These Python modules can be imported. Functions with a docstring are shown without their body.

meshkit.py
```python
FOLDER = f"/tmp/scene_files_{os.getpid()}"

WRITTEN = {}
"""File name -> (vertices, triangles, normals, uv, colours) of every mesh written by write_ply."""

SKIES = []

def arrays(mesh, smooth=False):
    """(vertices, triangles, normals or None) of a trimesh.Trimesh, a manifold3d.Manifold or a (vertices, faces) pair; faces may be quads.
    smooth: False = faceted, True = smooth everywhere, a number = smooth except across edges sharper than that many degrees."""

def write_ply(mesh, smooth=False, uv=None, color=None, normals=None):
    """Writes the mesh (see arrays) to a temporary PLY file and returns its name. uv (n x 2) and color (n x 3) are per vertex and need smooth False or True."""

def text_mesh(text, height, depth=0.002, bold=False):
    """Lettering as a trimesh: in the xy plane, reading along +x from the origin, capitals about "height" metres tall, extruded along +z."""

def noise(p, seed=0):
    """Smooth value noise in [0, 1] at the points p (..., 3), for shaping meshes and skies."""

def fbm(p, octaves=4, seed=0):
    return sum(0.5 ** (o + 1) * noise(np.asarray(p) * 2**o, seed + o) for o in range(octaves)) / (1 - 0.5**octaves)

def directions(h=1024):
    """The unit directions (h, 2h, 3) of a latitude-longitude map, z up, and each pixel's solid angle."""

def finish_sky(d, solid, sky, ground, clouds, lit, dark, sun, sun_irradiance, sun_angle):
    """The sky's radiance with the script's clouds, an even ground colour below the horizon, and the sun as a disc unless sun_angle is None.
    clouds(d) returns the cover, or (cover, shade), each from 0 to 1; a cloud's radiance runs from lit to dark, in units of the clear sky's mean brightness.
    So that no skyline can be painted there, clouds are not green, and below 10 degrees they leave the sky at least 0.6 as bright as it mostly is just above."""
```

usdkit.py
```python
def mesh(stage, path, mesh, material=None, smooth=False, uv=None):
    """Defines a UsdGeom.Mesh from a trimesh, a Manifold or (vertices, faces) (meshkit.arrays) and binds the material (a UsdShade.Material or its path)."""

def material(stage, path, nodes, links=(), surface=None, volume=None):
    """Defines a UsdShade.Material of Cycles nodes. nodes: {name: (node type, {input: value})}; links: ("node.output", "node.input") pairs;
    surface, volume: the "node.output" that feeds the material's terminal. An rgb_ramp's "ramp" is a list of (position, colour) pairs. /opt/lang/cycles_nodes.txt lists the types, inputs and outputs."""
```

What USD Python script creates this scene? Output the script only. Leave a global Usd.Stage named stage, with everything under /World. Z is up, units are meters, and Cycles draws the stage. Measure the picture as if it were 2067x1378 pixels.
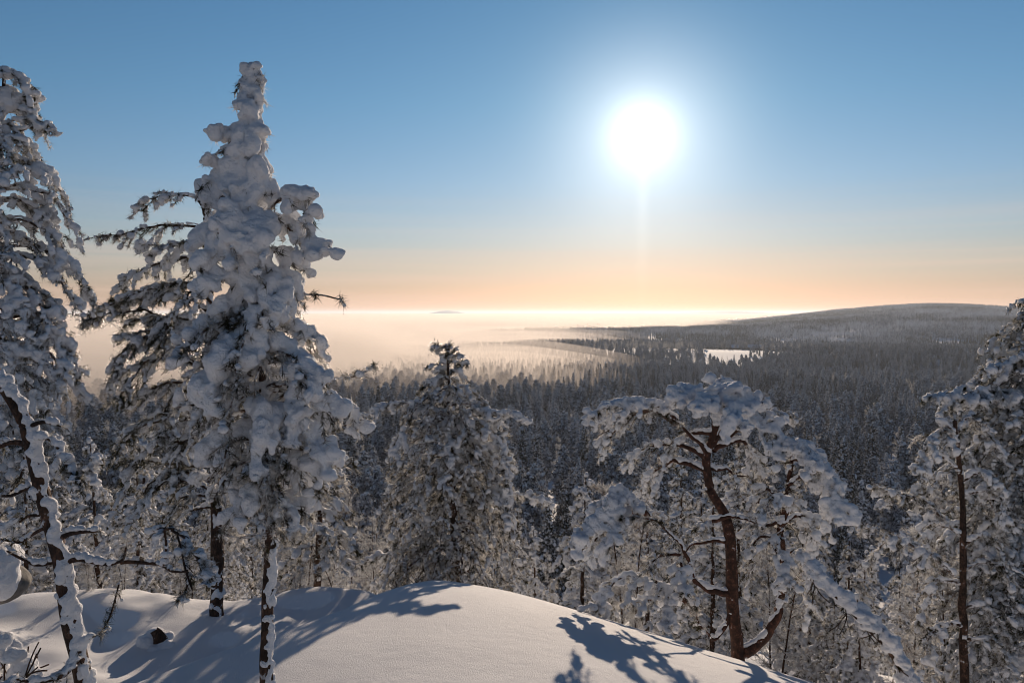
import math, numpy as np, trimesh, usdkit, meshkit
from scipy import ndimage
from pxr import Usd, UsdGeom, UsdLux, UsdShade, Gf, Sdf, Vt

# ---------------------------------------------------------------- camera, sky, sun, exposure
stage = Usd.Stage.CreateInMemory()
UsdGeom.SetStageUpAxis(stage, UsdGeom.Tokens.z)
UsdGeom.SetStageMetersPerUnit(stage, 1.0)
FPX = 1609.0                                   # focal length in pixels of a 2067 px wide picture
PITCH = math.atan(57 / FPX)                    # the horizon lies above the middle
cam = UsdGeom.Camera.Define(stage, '/World/camera')
cam.CreateHorizontalApertureAttr(36.0)
cam.CreateFocalLengthAttr(36.0 * FPX / 2067)
cam.CreateFStopAttr(0.0)
cam.CreateClippingRangeAttr((0.05, 200000.0))
cam.AddRotateXOp().Set(90 - math.degrees(PITCH))
cam.CreateExposureAttr(0.2)

SUN_EL, SUN_AZ = math.radians(12.4), math.radians(9.25)
SUN = (math.sin(SUN_AZ) * math.cos(SUN_EL), math.cos(SUN_AZ) * math.cos(SUN_EL), math.sin(SUN_EL))
SKY_STRENGTH, SUN_STRENGTH = 0.1, 1.22
sky_mat = usdkit.material(stage, '/World/Looks/sky_mat', {
    'sky': ('sky_texture', {'sky_type': 'single_scattering', 'sun_disc': False, 'sun_elevation': SUN_EL, 'sun_rotation': SUN_AZ,
                            'air_density': 1.0, 'aerosol_density': 0.1, 'ozone_density': 2.0, 'altitude': 200.0}),
    'tc': ('texture_coordinate', {}),
    'sep': ('separate_xyz', {}),
    'tint': ('rgb_ramp', {'ramp': [(0.0, (.55, .42, .53)), (.03, (.58, .44, .50)), (.06, (.62, .51, .55)), (.10, (.63, .59, .65)), (.16, (.57, .64, .74)), (.25, (.48, .66, .76)), (.40, (.40, .64, .76)), (.70, (.22, .40, .56)), (1.0, (.20, .36, .52))]}),
    'tinted': ('mix', {'mix_type': 'multiply', 'fac': 1.0}),
    # thin cirrus drawn out along the horizon
    'map': ('mapping', {'scale': (1.6, 1.6, 70.0)}),
    'cn': ('noise_texture', {'scale': 1.0, 'detail': 4.0, 'roughness': .55}),
    'cr': ('map_range', {'from_min': .42, 'from_max': .72, 'to_min': 0.0, 'to_max': .30, 'clamp': True}),
    'low': ('map_range', {'from_min': .03, 'from_max': .16, 'to_min': 1.0, 'to_max': 0.0, 'clamp': True}),
    'cf': ('math', {'math_type': 'multiply'}),
    'cloud': ('mix', {'mix_type': 'mix', 'color2': (8.0, 5.6, 4.4)}),
    # the bright aureole and the sun itself, warm white
    'dot': ('vector_math', {'math_type': 'dot_product', 'vector2': SUN}),
    'one': ('math', {'math_type': 'subtract', 'value1': 1.0}),
    'e1': ('math', {'math_type': 'multiply', 'value2': -1 / .0007}), 'x1': ('math', {'math_type': 'power', 'value1': math.e}), 'g1': ('math', {'math_type': 'multiply', 'value2': 6.0}),
    'e2': ('math', {'math_type': 'multiply', 'value2': -1 / .0042}), 'x2': ('math', {'math_type': 'power', 'value1': math.e}), 'g2': ('math', {'math_type': 'multiply', 'value2': 4.2}),
    'sum': ('math', {'math_type': 'add'}),
    # a faint pillar of light below the sun, from ice crystals in the air
    'across': ('vector_math', {'math_type': 'dot_product', 'vector2': (math.cos(SUN_AZ), -math.sin(SUN_AZ), 0.0)}),
    'p2': ('math', {'math_type': 'multiply'}), 'p3': ('math', {'math_type': 'multiply', 'value2': -1 / .0075 ** 2}), 'p4': ('math', {'math_type': 'power', 'value1': math.e}),
    'pz': ('map_range', {'from_min': .01, 'from_max': .20, 'to_min': .15, 'to_max': .9, 'clamp': True}), 'pu': ('map_range', {'from_min': .205, 'from_max': .25, 'to_min': 1.0, 'to_max': 0.0, 'clamp': True}), 'p7': ('math', {'math_type': 'multiply'}), 'pf': ('map_range', {'from_min': .965, 'from_max': .995, 'to_min': 0.0, 'to_max': 1.0, 'clamp': True}),
    'p5': ('math', {'math_type': 'multiply'}), 'p6': ('math', {'math_type': 'multiply'}), 'sum2': ('math', {'math_type': 'add'}),
    'warm': ('mix', {'mix_type': 'multiply', 'fac': 1.0, 'color2': (1.0, .95, .86)}),
    'grey': ('combine_xyz', {}),
    'all': ('mix', {'mix_type': 'add', 'fac': 1.0}),
    'away': ('rgb_ramp', {'ramp': [(0.0, (.50, .50, .52)), (.5, (.62, .62, .64)), (.85, (.92, .92, .93)), (1.0, (1.0, 1.0, 1.0))]}),
    'half': ('math', {'math_type': 'multiply_add', 'value2': .5, 'value3': .5}),
    'dim': ('mix', {'mix_type': 'multiply', 'fac': 1.0}),
    'bg': ('background_shader', {'strength': SKY_STRENGTH})},
    [('tc.generated', 'sep.vector'), ('sep.z', 'tint.fac'), ('sky.color', 'tinted.color1'), ('tint.color', 'tinted.color2'),
     ('tc.generated', 'map.vector'), ('map.vector', 'cn.vector'), ('cn.fac', 'cr.value'), ('sep.z', 'low.value'), ('cr.result', 'cf.value1'), ('low.result', 'cf.value2'),
     ('cf.value', 'cloud.fac'), ('tinted.color', 'cloud.color1'),
     ('tc.generated', 'dot.vector1'), ('dot.value', 'one.value2'), ('one.value', 'e1.value1'), ('e1.value', 'x1.value2'), ('x1.value', 'g1.value1'),
     ('one.value', 'e2.value1'), ('e2.value', 'x2.value2'), ('x2.value', 'g2.value1'), ('g1.value', 'sum.value1'), ('g2.value', 'sum.value2'),
     ('tc.generated', 'across.vector1'), ('across.value', 'p2.value1'), ('across.value', 'p2.value2'), ('p2.value', 'p3.value1'), ('p3.value', 'p4.value2'), ('sep.z', 'pz.value'), ('dot.value', 'pf.value'),
     ('p4.value', 'p5.value1'), ('pz.result', 'p5.value2'), ('p5.value', 'p6.value1'), ('pf.result', 'p6.value2'), ('sum.value', 'sum2.value1'), ('sep.z', 'pu.value'), ('p6.value', 'p7.value1'), ('pu.result', 'p7.value2'), ('p7.value', 'sum2.value2'),
     ('sum2.value', 'grey.x'), ('sum2.value', 'grey.y'), ('sum2.value', 'grey.z'), ('grey.vector', 'warm.color1'),
     ('cloud.color', 'all.color1'), ('warm.color', 'all.color2'), ('dot.value', 'half.value1'), ('half.value', 'away.fac'), ('all.color', 'dim.color1'), ('away.color', 'dim.color2'), ('dim.color', 'bg.color')], surface='bg.background')
dome = UsdLux.DomeLight.Define(stage, '/World/sky')
UsdShade.MaterialBindingAPI.Apply(dome.GetPrim()).Bind(sky_mat)
dome.GetPrim().SetCustomDataByKey('kind', 'structure')
sun = UsdLux.DistantLight.Define(stage, '/World/sun')
sun.CreateIntensityAttr(SUN_STRENGTH)
sun.CreateNormalizeAttr(True)
sun.CreateAngleAttr(0.5)
sun.CreateColorAttr(Gf.Vec3f(1.0, .80, .61))
UsdGeom.Xformable(sun).AddOrientOp(UsdGeom.XformOp.PrecisionDouble).Set(Gf.Quatd(Gf.Rotation(Gf.Vec3d(0, 0, 1), Gf.Vec3d(*SUN)).GetQuat()))

# ---------------------------------------------------------------- helpers
_ct, _st = math.cos(PITCH), math.sin(PITCH)


def P(u, v, D):
    """The point at forward distance D that stands at pixel (u, v) of the 2067 x 1378 picture."""
    x, y = (u - 1033.5) / FPX, (689.0 - v) / FPX
    d = np.array([x, _ct + y * _st, -_st + y * _ct])
    return d * (D / d[1])


_used = {}


def numbered(parent, name):
    k = (parent, name)
    n = _used.get(k, -1) + 1
    _used[k] = n
    return f'{parent}/{name}' + (f'_{n:03d}' if n else '')


def tag(prim, label=None, cat=None, group=None, kind=None):
    for k, x in (('label', label), ('category', cat), ('group', group), ('kind', kind)):
        if x:
            prim.SetCustomDataByKey(k, x)
    return prim


def thing(name, label, cat, group=None, loc=None, kind=None):
    x = UsdGeom.Xform.Define(stage, numbered('/World', name))
    if loc is not None:
        x.AddTranslateOp().Set(Gf.Vec3d(*map(float, loc)))
    return tag(x.GetPrim(), label, cat, group, kind)


def obj(name, v, f, mat, parent='/World', n=None, smooth=False, path=None):
    """One Mesh prim of the vertices v and triangles f; n: vertex normals; smooth: normals made from the faces."""
    parent = str(parent.GetPath()) if hasattr(parent, 'GetPath') else parent
    m = UsdGeom.Mesh.Define(stage, path or numbered(parent, name))
    v, f = np.asarray(v, np.float32), np.asarray(f, np.int32)
    if smooth:
        n = vnormals(v, f)
    m.CreatePointsAttr(Vt.Vec3fArray.FromNumpy(np.ascontiguousarray(v)))
    m.CreateFaceVertexCountsAttr(Vt.IntArray.FromNumpy(np.full(len(f), 3, np.int32)))
    m.CreateFaceVertexIndicesAttr(Vt.IntArray.FromNumpy(np.ascontiguousarray(f).ravel()))
    m.CreateSubdivisionSchemeAttr('none')
    if n is not None:
        m.CreateNormalsAttr(Vt.Vec3fArray.FromNumpy(np.ascontiguousarray(n, np.float32)))
        m.SetNormalsInterpolation('vertex')
    UsdShade.MaterialBindingAPI.Apply(m.GetPrim()).Bind(mat)
    return m.GetPrim()


def vnormals(v, f):
    v = np.asarray(v, np.float64)
    fn = np.cross(v[f[:, 1]] - v[f[:, 0]], v[f[:, 2]] - v[f[:, 0]])
    n = np.zeros_like(v)
    for k in range(3):
        for a in range(3):
            n[:, a] += np.bincount(f[:, k], fn[:, a], len(v))
    return n / (np.linalg.norm(n, axis=1, keepdims=True) + 1e-12)


def join(parts):
    """[(v, f), ...] as one (v, f)."""
    if not parts:
        return np.zeros((0, 3)), np.zeros((0, 3), int)
    at = np.cumsum([0] + [len(v) for v, _ in parts])
    return np.vstack([v for v, _ in parts]), np.vstack([np.asarray(f) + a for (_, f), a in zip(parts, at)])


def tube(p, r, sides=6, cap=True):
    """A tapered tube along the polyline p with the radii r."""
    p = np.asarray(p, float)
    r = np.broadcast_to(np.asarray(r, float), (len(p),))
    t = np.gradient(p, axis=0)
    t /= np.linalg.norm(t, axis=1, keepdims=True) + 1e-12
    up = np.where(np.abs(t[:, 2:]) < .95, [[0, 0, 1.0]], [[0, 1.0, 0]])
    a = np.cross(t, up); a /= np.linalg.norm(a, axis=1, keepdims=True) + 1e-12
    b = np.cross(t, a)
    ang = np.arange(sides) * 2 * np.pi / sides
    v = p[:, None] + r[:, None, None] * (np.cos(ang)[None, :, None] * a[:, None] + np.sin(ang)[None, :, None] * b[:, None])
    i, j = np.meshgrid(np.arange(len(p) - 1), np.arange(sides), indexing='ij')
    q = np.stack([i * sides + j, i * sides + (j + 1) % sides, (i + 1) * sides + (j + 1) % sides, (i + 1) * sides + j], -1).reshape(-1, 4)
    v, f = v.reshape(-1, 3), np.vstack([q[:, [0, 3, 2]], q[:, [0, 2, 1]]])
    if cap:
        n = len(v); v = np.vstack([v, p[-1] + t[-1] * r[-1] * .6]); k = np.arange(sides); o = (len(p) - 1) * sides
        f = np.vstack([f, np.stack([o + (k + 1) % sides, o + k, np.full(sides, n)], 1)])
    return v, f


def spline(pts, step, rng=None, wig=0.0):
    """A smooth polyline through pts with points about step apart, shaken by wig."""
    pts = np.asarray(pts, float)
    seg = np.linalg.norm(np.diff(pts, axis=0), axis=1)
    s = np.concatenate([[0], np.cumsum(seg)])
    n = max(3, int(s[-1] / step) + 1)
    x = np.linspace(0, s[-1], n)
    if len(pts) > 2:
        from scipy.interpolate import PchipInterpolator
        out = PchipInterpolator(s, pts, axis=0)(x)
    else:
        out = pts[0] + (pts[1] - pts[0]) * (x / s[-1])[:, None]
    if wig and rng is not None and n > 4:
        w = ndimage.gaussian_filter1d(rng.normal(size=(n, 3)), 1.6, axis=0) * wig
        w[0] = 0
        out = out + w
    return out


def surface_nets(F, iso, h, origin, lab=None):
    """The iso surface of the field F (inside where F > iso) as vertices, triangles and a label per vertex."""
    s = F > iso
    c = [s[i:s.shape[0] - 1 + i, j:s.shape[1] - 1 + j, k:s.shape[2] - 1 + k] for i in (0, 1) for j in (0, 1) for k in (0, 1)]
    anyc = c[0].copy(); allc = c[0].copy()
    for x in c[1:]:
        anyc |= x; allc &= x
    cells = np.argwhere(anyc & ~allc)
    if not len(cells):
        return np.zeros((0, 3)), np.zeros((0, 3), int), np.zeros(0, int)
    idx = np.full(anyc.shape, -1, np.int32)
    idx[tuple(cells.T)] = np.arange(len(cells))
    ofs = np.array([(i, j, k) for i in (0, 1) for j in (0, 1) for k in (0, 1)])
    val = np.stack([F[tuple((cells + o).T)] for o in ofs], 1).astype(float)
    acc = np.zeros((len(cells), 3)); cnt = np.zeros(len(cells))
    for a in range(8):
        for b in range(a + 1, 8):
            if np.abs(ofs[a] - ofs[b]).sum() != 1:
                continue
            va, vb = val[:, a], val[:, b]
            m = (va > iso) != (vb > iso)
            t = np.where(m, (iso - va) / np.where(m, vb - va, 1), 0)
            acc += np.where(m[:, None], ofs[a] + t[:, None] * (ofs[b] - ofs[a]), 0)
            cnt += m
    v = origin + h * (cells + acc / cnt[:, None])
    faces = []
    for ax in range(3):
        b, c2 = [(1, 2), (2, 0), (0, 1)][ax]
        sl0 = [slice(None)] * 3; sl1 = [slice(None)] * 3
        sl0[ax] = slice(0, -1); sl1[ax] = slice(1, None)
        A, B = s[tuple(sl0)], s[tuple(sl1)]
        e = np.argwhere(A != B)
        e = e[(e[:, b] > 0) & (e[:, c2] > 0) & (e[:, b] < s.shape[b] - 1) & (e[:, c2] < s.shape[c2] - 1)]
        flip = A[tuple(e.T)]
        db, dc = np.eye(3, dtype=int)[b], np.eye(3, dtype=int)[c2]
        q = np.stack([idx[tuple((e - x).T)] for x in (db * 0, db, db + dc, dc)], 1)
        ok = (q >= 0).all(1); q, flip = q[ok], flip[ok]
        q = np.where(flip[:, None], q, q[:, ::-1])
        faces += [q[:, [0, 1, 2]], q[:, [0, 2, 3]]]
    f = np.vstack(faces)
    L = lab[tuple(cells.T)] if lab is not None else np.zeros(len(cells), int)
    return v, f, L


def noise_grid(shape, cell, rng):
    """Smooth noise in [0, 1] on a grid, about cell voxels across."""
    n = [max(2, int(math.ceil(s / cell)) + 2) for s in shape]
    g = rng.random(n).astype(np.float32)
    out = ndimage.zoom(g, [((m - 1) * cell + 1) / m for m in n], order=1, grid_mode=False)
    out = out[:shape[0], :shape[1], :shape[2]]
    if out.shape != tuple(shape):
        out = np.pad(out, [(0, a - b) for a, b in zip(shape, out.shape)], mode='edge')
    return out


ISO = .227


def snow_field(blobs, h, seed=0, rough=.9):
    """blobs: rows (x, y, z, rx, rz, label). The union of soft lumps, crusted by noise: vertices, triangles, normals, labels."""
    B = np.asarray(blobs, float)
    rng = np.random.default_rng(seed)
    R = B[:, 3:5] * 1.6
    lo = (B[:, :3] - R[:, [0, 0, 1]]).min(0) - 3 * h
    hi = (B[:, :3] + R[:, [0, 0, 1]]).max(0) + 3 * h
    shape = np.ceil((hi - lo) / h).astype(int) + 1
    F = np.zeros(shape, np.float32); best = np.zeros(shape, np.float32); lab = np.zeros(shape, np.int16)
    G = (B[:, :3] - lo) / h
    K = R / h
    for (gx, gy, gz), (kx, kz), L in zip(G, K, B[:, 5].astype(int)):
        x0, x1 = max(0, int(gx - kx)), int(gx + kx) + 2
        y0, y1 = max(0, int(gy - kx)), int(gy + kx) + 2
        z0, z1 = max(0, int(gz - kz)), int(gz + kz) + 2
        X = ((np.arange(x0, x1) - gx) / kx) ** 2
        Y = ((np.arange(y0, y1) - gy) / kx) ** 2
        Z = ((np.arange(z0, z1) - gz) / kz) ** 2
        w = np.maximum(0, 1 - X[:, None, None] - Y[None, :, None] - Z[None, None, :]).astype(np.float32) ** 3
        sub = F[x0:x1, y0:y1, z0:z1]
        w = w[:sub.shape[0], :sub.shape[1], :sub.shape[2]]
        sub += w ** 3
        bs = best[x0:x1, y0:y1, z0:z1]
        m = w > bs
        bs[m] = w[m]
        lab[x0:x1, y0:y1, z0:z1][m] = L
    F = np.cbrt(F)
    if rough:
        nz = .4 * noise_grid(shape, 2, rng) + .6 * noise_grid(shape, max(3, .06 / h), rng)
        F *= 1 + rough * 2.6 * (nz - .5)
    v, f, L = surface_nets(F, ISO, h, lo, lab)
    if rough and len(v):                        # wind-packed, crusted surface
        n = vnormals(v, f)
        a = max(.019, 1.25 * h) * min(1, rough / .8)
        w = v + .05 * (np.stack([meshkit.noise(v * 9 + k * 31.7, seed + k) for k in range(3)], 1) - .5)
        ridge = 1 - 2 * np.abs(meshkit.fbm(w / .17, 2, seed) - .5) * 2
        v = v + n * (a * (1.1 * (meshkit.noise(w / .10, seed + 5) - .5) * 2 - .75 * np.clip(ridge - .72, 0, 1) * 3.2 + .45 * (meshkit.noise(v / .033, seed + 9) - .5) * 2))[:, None]
    return v, f, vnormals(v, f), L


def attached(v, f, n, L, wood, reach):
    """Leaves out lumps that touch no wood."""
    from scipy.sparse import coo_matrix
    from scipy.sparse.csgraph import connected_components
    from scipy.spatial import cKDTree
    e = np.vstack([f[:, [0, 1]], f[:, [1, 2]]])
    nc, c = connected_components(coo_matrix((np.ones(len(e)), (e[:, 0], e[:, 1])), (len(v), len(v))), directed=False)
    d = cKDTree(wood).query(v, distance_upper_bound=reach * 4)[0]
    near = np.full(nc, 1e9); np.minimum.at(near, c, d)
    size = np.bincount(c, minlength=nc)
    ok = ((near < reach) & (size > 12))[c]
    f = f[ok[f[:, 0]]]
    u, inv = np.unique(f, return_inverse=True)
    return v[u], inv.reshape(-1, 3), n[u], L[u]


def split_by(v, f, n, L):
    """Yields (label, v, f, n) for each label, a triangle going to its first vertex's."""
    fl = L[f[:, 0]]
    for k in np.unique(fl):
        ff = f[fl == k]
        u, inv = np.unique(ff, return_inverse=True)
        yield int(k), v[u], inv.reshape(-1, 3), n[u]


# ---------------------------------------------------------------- materials
def mat(name, nodes, links, surface='p.BSDF', volume=None):
    return usdkit.material(stage, '/World/Looks/' + name, nodes, links, surface=surface, volume=volume)


def snow_material(name, grain, strength, dist, tint=(.76, .775, .81)):
    return mat(name, {
        'g': ('geometry', {}),
        'n1': ('noise_texture', {'scale': grain, 'detail': 3.0, 'roughness': .7}),
        'n2': ('noise_texture', {'scale': grain * .12, 'detail': 2.0}),
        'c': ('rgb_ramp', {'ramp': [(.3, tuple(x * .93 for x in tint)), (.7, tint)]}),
        'b': ('bump', {'strength': strength, 'distance': dist}), 'n3': ('noise_texture', {'scale': grain * .4, 'detail': 3.0, 'roughness': .6}), 'b3': ('bump', {'strength': strength * .6, 'distance': dist * 1.5}),
        'p': ('principled_bsdf', {'roughness': .8, 'specular_ior_level': .05})},
        [('g.position', 'n1.vector'), ('g.position', 'n2.vector'), ('n2.fac', 'c.fac'), ('c.color', 'p.base_color'), ('n1.fac', 'b.height'), ('g.position', 'n3.vector'), ('n3.fac', 'b3.height'), ('b3.normal', 'b.normal'), ('b.normal', 'p.normal')])


M_ground = mat('ground_snow', {
    'g': ('geometry', {}),
    'n1': ('noise_texture', {'scale': 85.0, 'detail': 3.0, 'roughness': .75}),
    'n3': ('noise_texture', {'scale': 6.0, 'detail': 3.0, 'roughness': .6}),
    'n2': ('noise_texture', {'scale': .9, 'detail': 2.0}),
    'c': ('rgb_ramp', {'ramp': [(.3, (.74, .745, .765)), (.7, (.80, .805, .82))]}),
    'b': ('bump', {'strength': .8, 'distance': .016}), 'b2': ('bump', {'strength': .3, 'distance': .04}),
    'p': ('principled_bsdf', {'roughness': .8, 'specular_ior_level': .05})},
    [('g.position', 'n1.vector'), ('g.position', 'n2.vector'), ('g.position', 'n3.vector'), ('n2.fac', 'c.fac'), ('c.color', 'p.base_color'),
     ('n3.fac', 'b2.height'), ('b2.normal', 'b.normal'), ('n1.fac', 'b.height'), ('b.normal', 'p.normal')])
M_snow = snow_material('branch_snow', 60.0, .7, .03)
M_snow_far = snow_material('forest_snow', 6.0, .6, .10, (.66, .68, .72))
M_bark = mat('pine_bark', {
    'g': ('geometry', {}), 'm': ('mapping', {'scale': (1.0, 1.0, .35)}),
    'v': ('voronoi_texture', {'scale': 38.0, 'feature': 'distance_to_edge'}), 'n': ('noise_texture', {'scale': 9.0, 'detail': 5.0, 'roughness': .65}),
    'c': ('rgb_ramp', {'ramp': [(.3, (.018, .013, .010)), (.5, (.05, .030, .022)), (.62, (.11, .062, .042)), (.645, (.14, .09, .07)), (.665, (.50, .50, .52)), (.8, (.60, .60, .62))]}),
    'b': ('bump', {'strength': 1.0, 'distance': .05}), 'p': ('principled_bsdf', {'roughness': .85, 'specular_ior_level': .2})},
    [('g.position', 'm.vector'), ('m.vector', 'v.vector'), ('g.position', 'n.vector'), ('n.fac', 'c.fac'), ('c.color', 'p.base_color'), ('v.distance', 'b.height'), ('b.normal', 'p.normal')])
M_red = mat('upper_pine_bark', {
    'g': ('geometry', {}), 'n': ('noise_texture', {'scale': 16.0, 'detail': 5.0, 'roughness': .65}),
    'c': ('rgb_ramp', {'ramp': [(.3, (.016, .010, .008)), (.52, (.050, .024, .017)), (.63, (.11, .048, .030)), (.66, (.16, .09, .07)), (.68, (.50, .50, .52)), (.8, (.60, .60, .62))]}),
    'b': ('bump', {'strength': .8, 'distance': .01}), 'p': ('principled_bsdf', {'roughness': .8, 'specular_ior_level': .2})},
    [('g.position', 'n.vector'), ('n.fac', 'c.fac'), ('c.color', 'p.base_color'), ('n.fac', 'b.height'), ('b.normal', 'p.normal')])

M_twig = mat('rimed_bark', {
    'g': ('geometry', {}), 'n': ('noise_texture', {'scale': 14.0, 'detail': 4.0, 'roughness': .7}),
    'c': ('rgb_ramp', {'ramp': [(.35, (.03, .02, .015)), (.46, (.09, .06, .045)), (.54, (.50, .50, .51)), (.7, (.68, .68, .69))]}), 'p': ('principled_bsdf', {'roughness': .85, 'specular_ior_level': .1})},
    [('g.position', 'n.vector'), ('n.fac', 'c.fac'), ('c.color', 'p.base_color')])


def leaf_material(name, dark, frost, share, scale, trans):
    """Needles: dark green, here and there grey with rime, letting some light through."""
    return mat(name, {
        'g': ('geometry', {}), 'n': ('noise_texture', {'scale': scale, 'detail': 3.0, 'roughness': .65}),
        'c': ('rgb_ramp', {'ramp': [(share - .08, dark), (share + .08, frost)]}),
        'd': ('diffuse_bsdf', {}), 't': ('translucent_bsdf', {}), 'p': ('mix_closure', {'fac': trans})},
        [('g.position', 'n.vector'), ('n.fac', 'c.fac'), ('c.color', 'd.color'), ('c.color', 't.color'), ('d.BSDF', 'p.closure1'), ('t.BSDF', 'p.closure2')], surface='p.closure')


M_needle = leaf_material('pine_needles', (.035, .036, .018), (.54, .53, .51), .545, 7.0, .42)
M_needle_rime = leaf_material('rimed_pine_needles', (.04, .038, .022), (.70, .68, .65), .515, 7.0, .38)
M_needle_far = leaf_material('forest_needles', (.016, .02, .018), (.30, .30, .31), .56, .9, .18)
M_rimed = leaf_material('rimed_needles', (.026, .029, .034), (.48, .50, .54), .50, .9, .16)
M_frost = leaf_material('frosted_twigs', (.18, .15, .13), (.60, .60, .60), .42, 3.0, .35)

# ---------------------------------------------------------------- the land: one sheet from the snow at one's feet to the horizon
def sstep(a, b, x):
    t = np.clip((x - a) / (b - a), 0, 1)
    return t * t * (3 - 2 * t)


def fbm2(x, y, scale, octaves=4, seed=0):
    return meshkit.fbm(np.stack([x / scale, y / scale, np.full_like(x, .37 + seed)], -1), octaves, seed) - .5


EDGE_A = np.array([-1.25, 10.6])               # top of the snow dome's rim, as seen
EDGE_N = np.array([.66, .75])


def far_land(x, y):
    d = np.hypot(x, y); az = np.degrees(np.arctan2(x, y))
    z = np.interp(d, [0, 12, 25, 60, 100, 150, 300, 520, 900, 1150, 1500, 2000, 2600, 20000], [-3.9, -3.95, -10.5, -27, -38, -46, -57, -64, -66, -53, -66, -50, -68, -70])
    ridge = sstep(-9, 4, az)
    z = z + (1 - ridge) * np.interp(d, [0, 900, 1150, 1500, 2000, 2600], [0, 0, -14, -2, -18, -2])
    z = z + fbm2(x, y, 260.0, 3, 3) * 10 * sstep(60, 400, d)
    # the wooded hill on the right, its shoulder and the slopes before it
    top = np.interp(az, [2, 8, 11, 14, 16.2, 19.4, 22.5, 25.5, 27.7, 29.7, 32.7, 38, 50, 70], [0, 0, 3, 10, 18, 45, 74, 95, 103, 98, 82, 70, 60, 40])
    z = z + top * sstep(1500, 4300, d) * (1 - .9 * sstep(4400, 8000, d))
    sh = np.interp(az, [5, 10, 16, 22, 30, 45], [0, 6, 12, 20, 24, 20])
    z = z + sh * np.exp(-((d - 2500) / 520) ** 2) + fbm2(x, y, 900.0, 3, 5) * 30 * sstep(1300, 3500, d) * sstep(0, 14, az)
    # low blue hills beyond the fog
    z = z + 75 * np.exp(-((az + 4.6) / 1.3) ** 2 - ((d - 13000) / 900) ** 2) + 70 * np.exp(-((az - 14) / 3.5) ** 2 - ((d - 13000) / 900) ** 2)
    return z + 46 * sstep(9000, 13000, d)


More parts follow.
